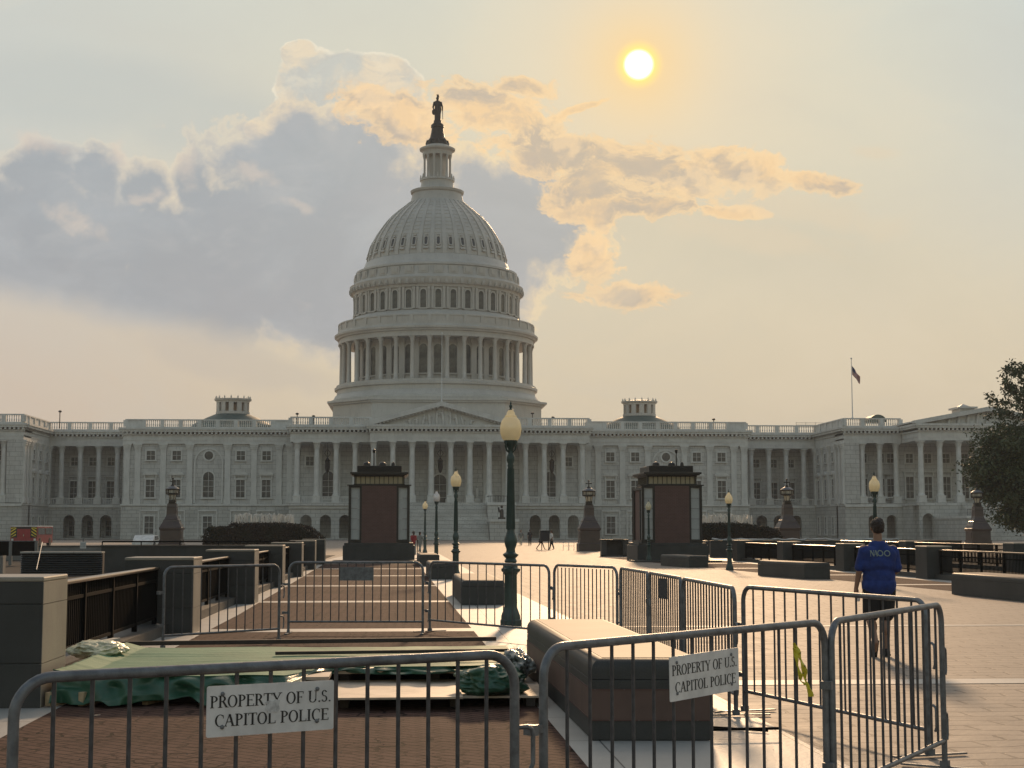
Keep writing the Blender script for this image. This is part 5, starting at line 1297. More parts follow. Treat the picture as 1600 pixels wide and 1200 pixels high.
def fountain(xa, xb, y, label, seed):
    rr = random.Random(seed); cx = (xa + xb) / 2; w = (xb - xa) / 2
    t = thing('fountain', label, 'fountain', (cx, y, 0), 0, 'fountains with a row of jets')
    b = MB(); b.lathe([(w + .4, 0), (w + .4, 1.5), (w + .1, 1.75), (w - .1, 1.75), (w - .2, 1.6), (.1, 1.6)], 40, 0, 0, sy=.45, cap=False); b.build('basin', M['granite'], t, smooth=40)
    b = MB(); n = 100
    for i in range(n):
        u = -1 + 2 * (i + .5) / n; x = u * (w - .1); s = rr.choice((-1, 1)); yy = s * sqrt(max(0, 1 - u * u)) * w * .4
        h = rr.uniform(.9, 1.12) * .98; dx = rr.uniform(.04, .16) * rr.choice((-1, 1)) - .1 * u
        pts = [(x + dx * 2.0 * k / 9, yy + rr.gauss(0, .01), 1.68 + h * (4 * (k / 9) * (1 - k / 9)) ** .8) for k in range(10)]
        b.tube(pts, [.012 + .022 * (k / 9) for k in range(10)], 4)
        for _ in range(6): leaf(b, (x + rr.gauss(0, .1), yy + rr.gauss(0, .06), 1.7 + h * rr.uniform(0, 1.02)), .025, rr)
    b.build('water_jets', M['water'], t, smooth=80)
fountain(atY(366, 810, 109).x, atY(461, 810, 109).x, 109, 'fountain with a comb of grey white jets in shade', 5)
fountain(atY(1078, 810, 109).x, atY(1176, 810, 109).x, 109, 'fountain with bright sunlit jets next to the corner on kiosk', 6)

# ------------------------------------------------------------------ tree on the right
def tree(x, y, label, seed):
    rr = random.Random(seed); t = thing('tree', label, 'tree', (x, y, 0))
    tb = MB(); tips = []
    def limb(p, d, L, r, dep):
        pts = [Vector(p)]; rs = [r]; d = Vector(d)
        for k in range(5):
            d = (d + Vector((rr.gauss(0, .12), rr.gauss(0, .12), .06))).normalized(); pts.append(pts[-1] + d * L / 5); rs.append(r * (1 - .12 * (k + 1)))
        tb.tube(pts, rs, 7)
        if dep == 0: tips.append(pts[-1]); tips.append(pts[3]); return
        for j in range(4 if dep > 1 else 3):
            q = pts[rr.choice((2, 3, 4, 5))]; a = rr.uniform(0, 2 * pi); nd = (d * .5 + Vector((cos(a), sin(a), rr.uniform(-.1, .5))) * .9).normalized()
            limb(q, nd, L * rr.uniform(.55, .8), r * .5, dep - 1)
    tb.tube([(0, 0, 0), (.1, 0, 1.2), (.0, .1, 3.0)], [.38, .28, .24], 10)
    for a in (0.2, 1.3, 2.5, 3.2, 4.0, 5.2): limb((.0, .1, 2.2 + .5 * rr.random()), (cos(a) * .8, sin(a) * .8, .55), 4.2, .15, 2)
    limb((0, .1, 3.0), (-.05, 0, 1), 6.5, .2, 2)
    tb.build('trunk', M['bark'], t, smooth=60)
    lf = MB()
    # crown: clumps through a tall uneven volume, sparser towards the top
    def inside(p):
        X, Y, Z = p; zz = (Z - 7.2)
        r = 4.9 * (1 - (abs(zz) / 7.8) ** 2.2) if zz > -5.4 else 0
        return hypot(X, Y) < r
    cl = []
    while len(cl) < 560:
        Z = rr.uniform(1.9, 15.4); R = {True: 4.3, False: 3.9}[Z < 9]
        if Z < 4: R = 2.2 + (Z - 2) * .9
        elif Z > 10.5: R = 4.3 - (Z - 10.5) * .5
        a = rr.uniform(0, 2 * pi); r = R * rr.random() ** .45 * rr.uniform(.75, 1.12)
        if Z > 9.6 and rr.random() < .55: continue
        cl.append((r * cos(a), r * sin(a), Z))
    cl += [tuple(p) for p in tips if p.z > 3 and hypot(p.x, p.y) < 5]
    for (X, Y, Z) in cl:
        nn = 75 if Z < 9.8 else 46; sg = .42 if Z < 9.8 else .23
        for _ in range(nn): leaf(lf, (X + rr.gauss(0, sg), Y + rr.gauss(0, sg), Z + rr.gauss(0, sg * .75)), rr.uniform(.10, .21), rr)
    lf.build('crown', M['leaf'], t)
tree(51.4, 124, 'dense dark green tree covering the end of the building wing', 8)
# ------------------------------------------------------------------ lettering (drawn stroke by stroke, upright serif capitals)
def glyph(b, ch, x, z, h, y=0.0, bold=1.0):
    """adds one capital at x (left), z (foot), height h, facing -y; returns its advance"""
    T = h * .135 * bold; t = h * .055 * bold; sf = h * .10; st = h * .045
    d = [y, y - .0012]
    def q(pts):
        A = sum(pts[i][0] * pts[(i + 1) % len(pts)][1] - pts[(i + 1) % len(pts)][0] * pts[i][1] for i in range(len(pts)))
        if A < 0: pts = pts[::-1]
        b.prism_y([(x + a, z + c) for a, c in pts], d[1], d[0])
    def stem(a, z0=0, z1=h, w=T, s0=True, s1=True):
        q([(a, z0), (a + w, z0), (a + w, z1), (a, z1)])
        if s0: q([(a - sf * .8, z0), (a + w + sf * .8, z0), (a + w + sf * .8, z0 + st), (a - sf * .8, z0 + st)])
        if s1: q([(a - sf * .8, z1 - st), (a + w + sf * .8, z1 - st), (a + w + sf * .8, z1), (a - sf * .8, z1)])
    def bar(a, c, zz, w=t): q([(a, zz), (c, zz), (c, zz + w), (a, zz + w)])
    def arc(cx, cz, rx, rz, a0, a1, wx=T, wz=t, n=18):
        for i in range(n):
            p, r = radians(a0 + (a1 - a0) * i / n), radians(a0 + (a1 - a0) * (i + 1) / n)
            f = lambda an, k: (cx + (rx - k * wx) * cos(an), cz + (rz - k * wz) * sin(an))
            q([f(p, 0), f(r, 0), f(r, 1), f(p, 1)])
    def diag(a0, z0, a1, z1, w): q([(a0, z0), (a0 + w, z0), (a1 + w, z1), (a1, z1)])
    W_ = {'P': .60, 'R': .68, 'O': .78, 'E': .64, 'T': .66, 'Y': .72, 'F': .60, 'U': .74, 'S': .56, 'C': .72, 'A': .76, 'I': .36, 'L': .62, '.': .26, ' ': .34, 'N': .76}[ch] * h
    if ch in 'PR':
        stem(.1 * h); arc(.24 * h, .735 * h, .33 * h, .265 * h, -90, 90); bar(.15 * h, .26 * h, h - t); bar(.15 * h, .26 * h, .47 * h)
        if ch == 'R': diag(.58 * h, 0, .30 * h, .5 * h, T * 1.1); bar(.55 * h, .78 * h, 0, st)
    elif ch == 'O': arc(.39 * h, .5 * h, .36 * h, .515 * h, 0, 360, T, t, 30)
    elif ch == 'C': arc(.41 * h, .5 * h, .37 * h, .515 * h, 48, 312, T, t, 24); bar(.62 * h, .66 * h, .68 * h, .26 * h)
    elif ch == 'S': arc(.28 * h, .74 * h, .21 * h, .265 * h, 20, 270, T * .8, t, 16); arc(.28 * h, .265 * h, .23 * h, .275 * h, -160, 90, T * .8, t, 16)
    elif ch == 'E': stem(.1 * h); bar(.15 * h, .58 * h, h - t); bar(.15 * h, .60 * h, 0); bar(.15 * h, .46 * h, .49 * h); bar(.55 * h, .59 * h, h - .2 * h, .2 * h); bar(.57 * h, .61 * h, 0, .2 * h); bar(.44 * h, .475 * h, .43 * h, .16 * h)
    elif ch == 'F': stem(.1 * h); bar(.15 * h, .56 * h, h - t); bar(.15 * h, .44 * h, .49 * h); bar(.53 * h, .57 * h, h - .2 * h, .2 * h); bar(.42 * h, .455 * h, .43 * h, .16 * h)
    elif ch == 'T': stem(.27 * h, s1=False); bar(.02 * h, .66 * h, h - t); bar(.02 * h, .06 * h, h - .2 * h, .2 * h); bar(.62 * h, .66 * h, h - .2 * h, .2 * h)
    elif ch == 'L': stem(.1 * h); bar(.15 * h, .6 * h, 0); bar(.56 * h, .6 * h, 0, .22 * h)
    elif ch == 'I': stem(.12 * h)
    elif ch == 'U': stem(.08 * h, .25 * h, h, T, False); stem(.58 * h, .25 * h, h, t, False); arc(.36 * h, .27 * h, .285 * h, .285 * h, 180, 360, T * .8, t)
    elif ch == 'A': diag(.04 * h, 0, .34 * h, h, t); diag(.56 * h, 0, .30 * h, h, T * 1.1); bar(.18 * h, .55 * h, .33 * h); bar(-.04 * h, .18 * h, 0, st); bar(.5 * h, .78 * h, 0, st)
    elif ch == 'Y': stem(.30 * h, 0, .46 * h, T, True, False); diag(.30 * h, .44 * h, .02 * h, h, T); diag(.36 * h, .44 * h, .62 * h, h, t); bar(-.04 * h, .24 * h, h - st, st); bar(.5 * h, .76 * h, h - st, st)
    elif ch == 'N': stem(.08 * h, w=t); stem(.62 * h, w=t); diag(.58 * h, 0, .06 * h, h, T)
    elif ch == '.': q([(.08 * h, 0), (.2 * h, 0), (.2 * h, .12 * h), (.08 * h, .12 * h)])
    return W_
def write(b, txt, xc, z, h, width, y, bold=1.0):
    t = MB(); w = sum(glyph(t, c, 0, 0, h, 0) for c in txt); k = width / w; m = MB(); x = 0
    for c in txt: x += glyph(m, c, x, z, h, y, bold)
    b.add([(xc - width / 2 + v[0] * k, v[1], v[2]) for v in m.v], m.f)

# ------------------------------------------------------------------ crowd barriers
R_T, R_B = .020, .0085
def barrier(p0, p1, nb, label, h=1.10, zb=.18, lean=0.0, corner=.13, extra=None, hooks=(1, 1)):
    p0 = Vector(p0[:2]); p1 = Vector(p1[:2]); L = (p1 - p0).length; d = p1 - p0
    t = thing('crowd_barrier', label, 'barrier', (p0.x, p0.y, .012), atan2(d.y, d.x), 'steel crowd control barriers')
    t.rotation_euler = (lean, 0, atan2(d.y, d.x))
    b = MB(); c = corner; pts = [(0, 0, 0.01), (0, 0, zb), (0, 0, h - c)]
    for k in range(1, 9): a = pi - pi / 2 * k / 8; pts.append((c + c * cos(a), 0, h - c + c * sin(a)))
    for k in range(0, 9): a = pi / 2 - pi / 2 * k / 8; pts.append((L - c + c * cos(a), 0, h - c + c * sin(a)))
    pts += [(L, 0, zb), (L, 0, 0.01)]
    b.tube([(x, y, z - R_T if 0 else z) for x, y, z in pts], R_T, 12)
    b.tube([(0, 0, zb), (L, 0, zb)], R_T * .82, 10)
    b.build('frame', M['steel'], t, smooth=50)
    z0, z1 = zb, h
    bb = MB(); bb.lathe([(R_B, zb + .005), (R_B, h - R_T * .6)], 8, cap=False); b0 = bb.build('bar', M['steel_bar'], t, smooth=60)
    sp = L / (nb + 1)
    for i in range(nb):
        x = sp * (i + 1); q = b0 if i == 0 else dup(b0, t); q.location = (x, 0, 0)
        if x < c or x > L - c:
            e = c - min(x, L - x); q.scale = (1, 1, (h - c + sqrt(max(c * c - e * e, 0)) - .02) / h)
    for x in (0, L):
        f = MB(); f.box(-.022, .022, -.30, .30, .0, .012); f.box(-.022, .022, -.03, .03, .012, .05); o = f.build('foot', M['steel'], t); o.location = (x, 0, 0)
    if hooks[1]:
        for z in (.80, .36):
            f = MB(); f.tube([(L, 0, z), (L + .06, 0, z), (L + .085, 0, z - .012), (L + .09, 0, z - .04), (L + .09, 0, z - .15), (L + .075, 0, z - .18)], .010, 7); f.build('hook', M['steel'], t, smooth=60)
    if hooks[0]:
        for z in (.76, .32):
            f = MB(); f.box(-.085, 0, -.012, .012, z - .018, z + .018); f.box(-.1, -.07, -.03, .03, z - .022, z + .022); f.build('bracket', M['steel'], t)
    return t
def place_sign(t, xc, zc, w, h, rot, lines, name='sign', m='sign', yoff=-.028, hole=True):
    o = thing('sign_holder', '', 'x') if False else None
    b = MB()
    r = .008; P = []
    for cx, cz, a0 in ((w / 2 - r, h / 2 - r, 0), (-w / 2 + r, h / 2 - r, 90), (-w / 2 + r, -h / 2 + r, 180), (w / 2 - r, -h / 2 + r, 270)):
        for k in range(4): a = radians(a0 + 30 * k); P.append((cx + r * cos(a), cz + r * sin(a)))
    b.prism_y(P, -.003, 0); s = b.build(name, M[m], t)
    s.location = (xc, yoff, zc); s.rotation_euler = (0, rot, 0)
    if lines:
        l = MB()
        for txt, z, hh, ww, xo in lines: l = MB(); write(l, txt, xo, z, hh, ww, -.0032); l.build('lettering', M['ink'], s)
    if hole:
        for x in (-w / 2 + .06, w / 2 - .07):
            for z in (-h / 2 + .035, h / 2 - .03):
                l = MB(); l.lathe([(.008, 0), (.008, .004), (.004, .006)], 10); q = l.build('bolt', M['steel'], s); q.location = (x, -.0032, z); q.rotation_euler = (pi / 2, 0, 0)
    return s
A1, A2 = at(23, 1066, 1.10), at(804, 1026, 1.10)
B1 = barrier(A1, A2, 14, 'steel barrier with a scuffed property sign, in front of the green tarp')
def local_on(t, px, py):        # where the line of sight through a pixel meets that barrier's plane
    o = t.location; a = t.rotation_euler.z; nx, ny = -sin(a), cos(a)
    X, Y, u = ray(px, py); s = (o.x * nx + o.y * ny) / (X * nx + Y * ny)
    return ((X * s - o.x) * cos(a) + (Y * s - o.y) * sin(a), EYE + u * s - o.z)
def sign_on(t, quad, lines, **k):
    P = [local_on(t, *q) for q in quad]; xc = sum(p[0] for p in P) / 4; zc = sum(p[1] for p in P) / 4
    w = (hypot(P[1][0] - P[0][0], P[1][1] - P[0][1]) + hypot(P[2][0] - P[3][0], P[2][1] - P[3][1])) / 2
    h = (hypot(P[3][0] - P[0][0], P[3][1] - P[0][1]) + hypot(P[2][0] - P[1][0], P[2][1] - P[1][1])) / 2
    rot = -atan2(P[1][1] - P[0][1] + P[2][1] - P[3][1], P[1][0] - P[0][0] + P[2][0] - P[3][0])
    return place_sign(t, xc, zc, w, h, rot, [(tx, z * h, hh * h, ww * w, xo * w) for tx, z, hh, ww, xo in lines], **k)
TXT = [('PROPERTY OF U.S.', .07, .235, .955, 0.0), ('CAPITOL POLICE', -.30, .235, .90, .01)]
s1 = sign_on(B1, [(317, 1072), (515, 1061), (517, 1138), (319, 1151)], TXT)
s1['label'] = 'scuffed grey metal property sign with smeared letters'
sm = MB(); 
x, z = local_on(B1, 420, 1103); x -= s1.location.x; z -= s1.location.z
sm.prism_y([(x + a_, z + b_) for a_, b_ in ((-.026, -.006), (-.022, .010), (-.028, .018), (-.012, .024), (.004, .020), (.016, .027), (.030, .022), (.026, .006), (.031, -.010), (.020, -.022), (.004, -.018), (-.010, -.024), (-.02, -.016))][::-1], -.0052, -.0031)
sm.build('paint_smear', mat('smear', (0.60, 0.60, 0.60), 0.6, nscale=60, namt=0.35), s1)
B2 = barrier(at(849, 1017, 1.10), at(1288, 975, 1.10), 14, 'steel barrier with a tilted property sign and yellow tape, before the huge bench')
s2 = sign_on(B2, [(1036, 1027), (1144, 1011), (1148, 1077), (1040, 1096)], [('PROPERTY OF U.S.', .07, .235, .94, 0.0), ('CAPITOL POLICE', -.32, .235, .88, .01)])
s2['label'] = 'clean grey property sign, tilted'
b3a, b3b = at(1298, 975, 1.10), at(1470, 947, 1.10)
B3 = barrier(b3a, b3b, 14, 'steel barrier hooked to the taped one, its top rail rising to the picture edge', lean=radians(0))
b4a, b4b = at(1161, 919, 1.10), at(1447, 941, 1.10)
B4 = barrier(b4a, b4b, 14, 'steel barrier whose top rail crosses the legs of the walker in blue')
BA = barrier(at(672, 879, 1.10), at(858, 885, 1.10), 13, 'steel barrier with the tallest lamp post rising behind it', hooks=(1, 1))
BB = barrier(at(866, 884, 1.10), at(964, 888, 1.10), 15, 'narrow steel barrier with close set bars, beyond the far end of the huge bench')
BC = barrier((2.86, 20.55, 0), (2.90, 18.42, 0), 15, 'steel barrier seen edge on, between the narrow one and the dark board')
BD = barrier((2.90, 18.35, 0), (2.90, 16.18, 0), 15, 'steel barrier seen edge on, with a dark board on it')
BE = barrier((2.90, 16.1, 0), (2.88, 13.45, 0), 17, 'steel barrier beside the huge bench, hooked behind the dark board one')
BM = barrier(at(452, 880, 1.10), at(661, 880, 1.10), 15, 'steel barrier across the brick path with a plain grey plate')
s_ = sign_on(BM, [(531, 886), (584, 886), (584, 907), (531, 907)], [], m='steel', name='blank_plate', hole=False)
BN = barrier(at(257, 888, 1.10), at(437, 884, 1.10), 12, 'steel barrier in front of the second and third granite piers from the tarp')
s_ = sign_on(BD, [(1033, 903), (1047, 905), (1047, 936), (1033, 935)], [], m='cloth_dark', name='notice_board', hole=False)
# a free steel bar lying low behind the front row
for z, (pa_, pb_), r_, lb in ((.08, ((1112, 1140), (1217, 1138)), .011, 'thicker of two dark rods by the lit corner of the big bench'), (.02, ((1112, 1136), (1200, 1142)), .009, 'thinner of two dark rods by the lit corner of the big bench')):
    b = MB(); b.tube([at(*pa_, z), at(*pb_, z)], r_, 8); tag(b.build('steel_rod', M['rail'], smooth=60), lb, 'rod')
# yellow tape
def tape():
    x0, z0 = local_on(B2, 1233, 1004); rr = random.Random(2); t = thing('caution_tape', 'strip of crumpled yellow caution tape hanging on a barrier bar', 'tape', (0, 0, 0))
    t.location = B2.location; t.rotation_euler = B2.rotation_euler
    for (pts, w, nm) in (([(1234, 1004), (1240, 1020), (1246, 1040), (1253, 1062), (1257, 1088)], .046, 'tape_strip'), ([(1234, 1008), (1237, 1030), (1240, 1050), (1246, 1064), (1250, 1070)], .034, 'tape_strip')):
        b = MB(); P = [local_on(B2, *p) for p in pts]; N = 16; V = []
        for i in range(N + 1):
            u = i / N * (len(P) - 1); k = min(int(u), len(P) - 2); f = u - k; x = P[k][0] * (1 - f) + P[k + 1][0] * f; z = P[k][1] * (1 - f) + P[k + 1][1] * f
            ww = w * (.85 + .15 * sin(i * .9)); o = -.03 + .006 * sin(i * .7)
            V.append([(x - ww / 2, o, z), (x, o + .012 * sin(i * 1.3), z), (x + ww / 2, o + .01 * cos(i), z)])
        vs = [v for r in V for v in r]; fs = []
        for i in range(N):
            for j in range(2): fs.append((i * 3 + j, i * 3 + j + 1, i * 3 + 4 + j, i * 3 + 3 + j))
        b.add(vs, fs); o = b.build(nm, M['tape'], t); so = o.modifiers.new('thickness', 'SOLIDIFY'); so.thickness = .001
        if w > .04:
            c = MB()
            for i in range(2, N - 2, 2):
                v = V[i][1]; c.box(v[0] - .004, v[0] + .003, v[1] - .004, v[1] - .002, v[2] - .004, v[2] + .005)
            c.build('printed_mark', M['ink'], o)
tape()

# ------------------------------------------------------------------ covered hole: tarp, boards, timbers
Z0 = .27
M['tarp_dark'] = mat('tarp_no_glare', (0.03, 0.10, 0.058), 0.42, spec=0.6, nscale=3, bump=0.3, bscale=14)  # darker copy of the same tarp, without the painted glare
fl, fr2 = at(120, 1056, Z0), at(820, 1040, Z0); bl, br2 = at(165, 1005, Z0), at(770, 1003, Z0)
PX0 = -3.28
t = thing('timber_platform', 'low timber and plywood platform covering the path under the green tarp', 'platform', (0, 0, 0))
b = MB(); b.box(PX0 + .02, -.72, 14.85, 18.2, .205, .235); b.box(-.72, 1.30, 15.45, 18.2, .205, .235); b.build('deck', M['ply'], t)
for k, x in enumerate((-3.05, -2.3, -1.6, -.6, .3, 1.05)):
    b = MB(); b.box(x - .045, x + .045, 14.95 if x < -.7 else 15.6, 18.1, .012, .19); b.build('joist', M['wood_dark'] if k > 2 else M['wood'], t)
b = MB(); b.box(PX0 + .02, 1.25, 18.1, 18.2, .012, .2); b.build('side_board', M['wood_dark'], t)
def cloth(name, label, cat, u0, u1, v0, v1, zf, m, nu=90, nv=60, edge=None, th=.004):
    vs = []; fs = []
    for j in range(nv + 1):
        for i in range(nu + 1):
            a = i / nu; c = j / nv; vs.append(zf(a, c))
    for j in range(nv):
        for i in range(nu): q = j * (nu + 1) + i; fs.append((q, q + 1, q + nu + 2, q + nu + 1))
    b = MB(); b.add(vs, fs); o = b.build(name, m, smooth=75); s = o.modifiers.new('thickness', 'SOLIDIFY'); s.thickness = th
    if label: tag(o, label, cat)
    return o
from mathutils import noise as NZ
def nz(x, y, s=1.0, z=0.0): return NZ.noise(Vector((x * s, y * s, z)))
def tarpf(a, c):
    # a: across, c: 0 front hem .. 1 back edge
    x = PX0 + .04 + a * (1.22 - PX0 + .02)
    if a > .93: x = PX0 + .04 + .93 * (1.24 - PX0) + (a - .93) * 3.2
    hem = 0.0
    fy = 14.62 + .10 * nz(a * 9, 0) + (.85 if a > .47 else .0) * min(1, max(0, (a - .47) * 14))
    if c < .30:
        k = c / .30                # hanging, gathered front
        fold = (.08 * sin(a * 38 + 5 * nz(a * 5, 3)) + .05 * sin(a * 97 + 3 * k)) * (1 - k * .6) + .10 * nz(a * 20, c * 6) 
        hang = (.235 if a < .47 else .05) * (.75 + .5 * nz(a * 9, 7.3))
        z = .250 - hang * (1 - k) ** 1.1 + .07 * nz(a * 16, c * 9, 1, 4) * (1.1 - k)
        y = fy - .14 * (1 - k) + fold * .9
        x += .05 * nz(a * 15, c * 6, 1, 9) * (1 - k)
        return (x, y, max(z, .03))
    k = (c - .30) / .70
    y = fy + k * (18.35 - fy)
    z = .255 + .012 * nz(x * 1.4, y * 1.1) + .007 * nz(x * .8, y * 9) + .010 * max(0, nz(x * .5 + 3, y * 6)) + .02 * (1 - k) ** 8
    z += .016 * math.exp(-((y - 16.2 - .06 * x) / .05) ** 2) * max(0, 1 - abs(x + 1.6) / .9)
    if a < .05: z += .06 * (1 - a / .05)
    return (x, y, z)
tq = thing('tarp', 'pale green tarp spread over the platform with a dark gathered front edge', 'tarp')
cloth('sheet', None, None, 0, 1, 0, 1, lambda a, c: tarpf(a, .30 + .70 * c), M['tarp_glare'], 260, 90).parent = tq
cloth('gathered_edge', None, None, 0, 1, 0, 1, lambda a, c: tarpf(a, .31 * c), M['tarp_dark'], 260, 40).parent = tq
def crumple(cx, cy, cz, rx, ry, rz, seed, name, label, cat, m, k=1.0):
    b = MB(); n, mm = 90, 54; vs = []; fs = []
    for j in range(mm + 1):
        t_ = pi * j / mm
        for i in range(n):
            a = 2 * pi * i / n; d = Vector((sin(t_) * cos(a), sin(t_) * sin(a), cos(t_)))
            f = 1 + k * (.35 * NZ.noise(d * 1.7 + Vector((seed, 0, 0))) + .30 * (.35 - abs(NZ.noise(d * 3.1 + Vector((0, seed, 0))))) + .10 * (.3 - abs(NZ.noise(d * 7 + Vector((0, 0, seed))))))
            vs.append((cx + rx * d.x * f, cy + ry * d.y * f, max(.02, cz + rz * d.z * f)))
    for j in range(mm):
        for i in range(n): fs.append((j * n + i, (j + 1) * n + i, (j + 1) * n + (i + 1) % n, j * n + (i + 1) % n))
    b.add(vs, fs); o = b.build(name, m, smooth=70); return tag(o, label, cat)
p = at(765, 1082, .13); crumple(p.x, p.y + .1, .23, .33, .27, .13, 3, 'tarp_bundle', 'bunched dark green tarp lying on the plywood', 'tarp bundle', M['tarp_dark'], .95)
p = at(812, 1066, .2); crumple(p.x - .02, p.y + .25, .33, .15, .3, .14, 8, 'plastic_bundle', 'crumpled black and white plastic wedged against the big bench', 'plastic bundle', mat('black_plastic', (0.05, 0.055, 0.055), 0.28, nscale=18, col2=(0.30, 0.31, 0.28)), 1.1)
p = at(150, 1016, .32); crumple(p.x + .02, p.y, .33, .27, .35, .09, 5, 'sandbag', 'crumpled pale yellow plastic sack against the largest dark pier', 'sack', M['plastic'], .8)
def board(p, q, w, h, z, m, name, label, cat='board', rx=0.0):
    p = Vector(p); q = Vector(q); d = q - p; L = hypot(d.x, d.y); b = MB()
    n = 10; 
    for i in range(1): b.box(0, L, -w / 2, w / 2, 0, h)
    o = b.build(name, m, None, (p.x, p.y, z), atan2(d.y, d.x), bevel=.003)
    o.rotation_euler = (0, -atan2(q.z - p.z, L), atan2(d.y, d.x)); return tag(o, label, cat)
board(at(118, 1019, .3), at(182, 1006, .3), .09, .04, .33, M['cloth_pale'], 'timber_board', 'short weathered board lying on the pale yellow sack')
board(at(165, 1008, .27), at(775, 1000, .27), .06, .05, .26, M['wood_dark'], 'timber_board', 'long dark board along the back edge of the green tarp')
board(at(430, 1024, .27), at(805, 1019, .27), .05, .035, .275, M['wood_dark'], 'timber_board', 'dark board lying across the middle of the green tarp')
board(at(440, 1036, .27), at(560, 1034, .27), .03, .02, .275, M['wood_dark'], 'timber_board', 'thin dark strip just above the front barrier rail')
a_, c_ = at(715, 1033, .27), at(795, 1030, .27); board(a_, c_, .05, .03, .28, M['wood_dark'], 'timber_board', 'short dark strip beside the crumpled black plastic')
def ply(x0, x1, y0, y1, z, rz, label):
    b = MB(); b.box(0, x1 - x0, 0, y1 - y0, 0, .018); o = b.build('plywood_sheet', M['ply'], None, (x0, y0, z), rz); return tag(o, label, 'plywood')
ply(-.70, .52, 13.98, 15.6, .112, radians(.6), 'bare plywood sheet sticking out from under the tarp, beside the scuffed sign')
for x in (-.55, .45, 1.15):
    b = MB(); b.box(x - .04, x + .04, 14.25, 15.4, .012, .088); tag(b.build('bearer', M['wood_dark']), 'dark bearer under the bare plywood, %s' % {-.55: 'nearest the scuffed sign', .45: 'below the tarp bundle', 1.15: 'nearest the huge bench'}[x], 'timber')
ply(.30, 1.30, 14.25, 15.55, .090, radians(-.6), 'lower plywood sheet under the dark tarp bundle')
for (px, py, lb, an) in ((70, 1103, 'raw timber end below the tarp, nearest the largest dark pier', 62), (122, 1103, 'raw timber end between two others below the tarp', 66), (222, 1101, 'raw timber end below the tarp, nearest the scuffed sign', 70)):
    p = at(px, py, 0.015); a = radians(an); b = MB(); b.box(0, .5, -.055, .0, 0, .125)
    b.build('x', M['wood']) if False else None
    o = b.build('timber_beam', M['wood'], None, (p.x, p.y, .014), a, bevel=.003); tag(o, lb, 'timber')
# leaf litter and scraps on the bricks
lt = MB(); rr = random.Random(21)
for _ in range(170):
    x, y = rr.uniform(-3.3, 3), rr.uniform(9.5, 14.4)
    if .9 < x < 2.5: continue
    s = rr.uniform(.006, .022); a = rr.uniform(0, pi); lt.add([(x, y, .0155), (x + s * cos(a), y + s * sin(a), .022), (x + s * cos(a + 1), y + s * sin(a + 1), .016)], [(0, 1, 2)])
tag(lt.build('leaf_litter', M['wood_dark']), kind='stuff')
p = at(140, 1125); b = MB(); b.tube([p + Vector((0, 0, .02)), p + Vector((.03, .08, .03)), p + Vector((.05, .2, .02))], .003, 5); tag(b.build('twig', M['cloth_pale']), 'pale bent twig lying on the bricks below the tarp', 'twig')

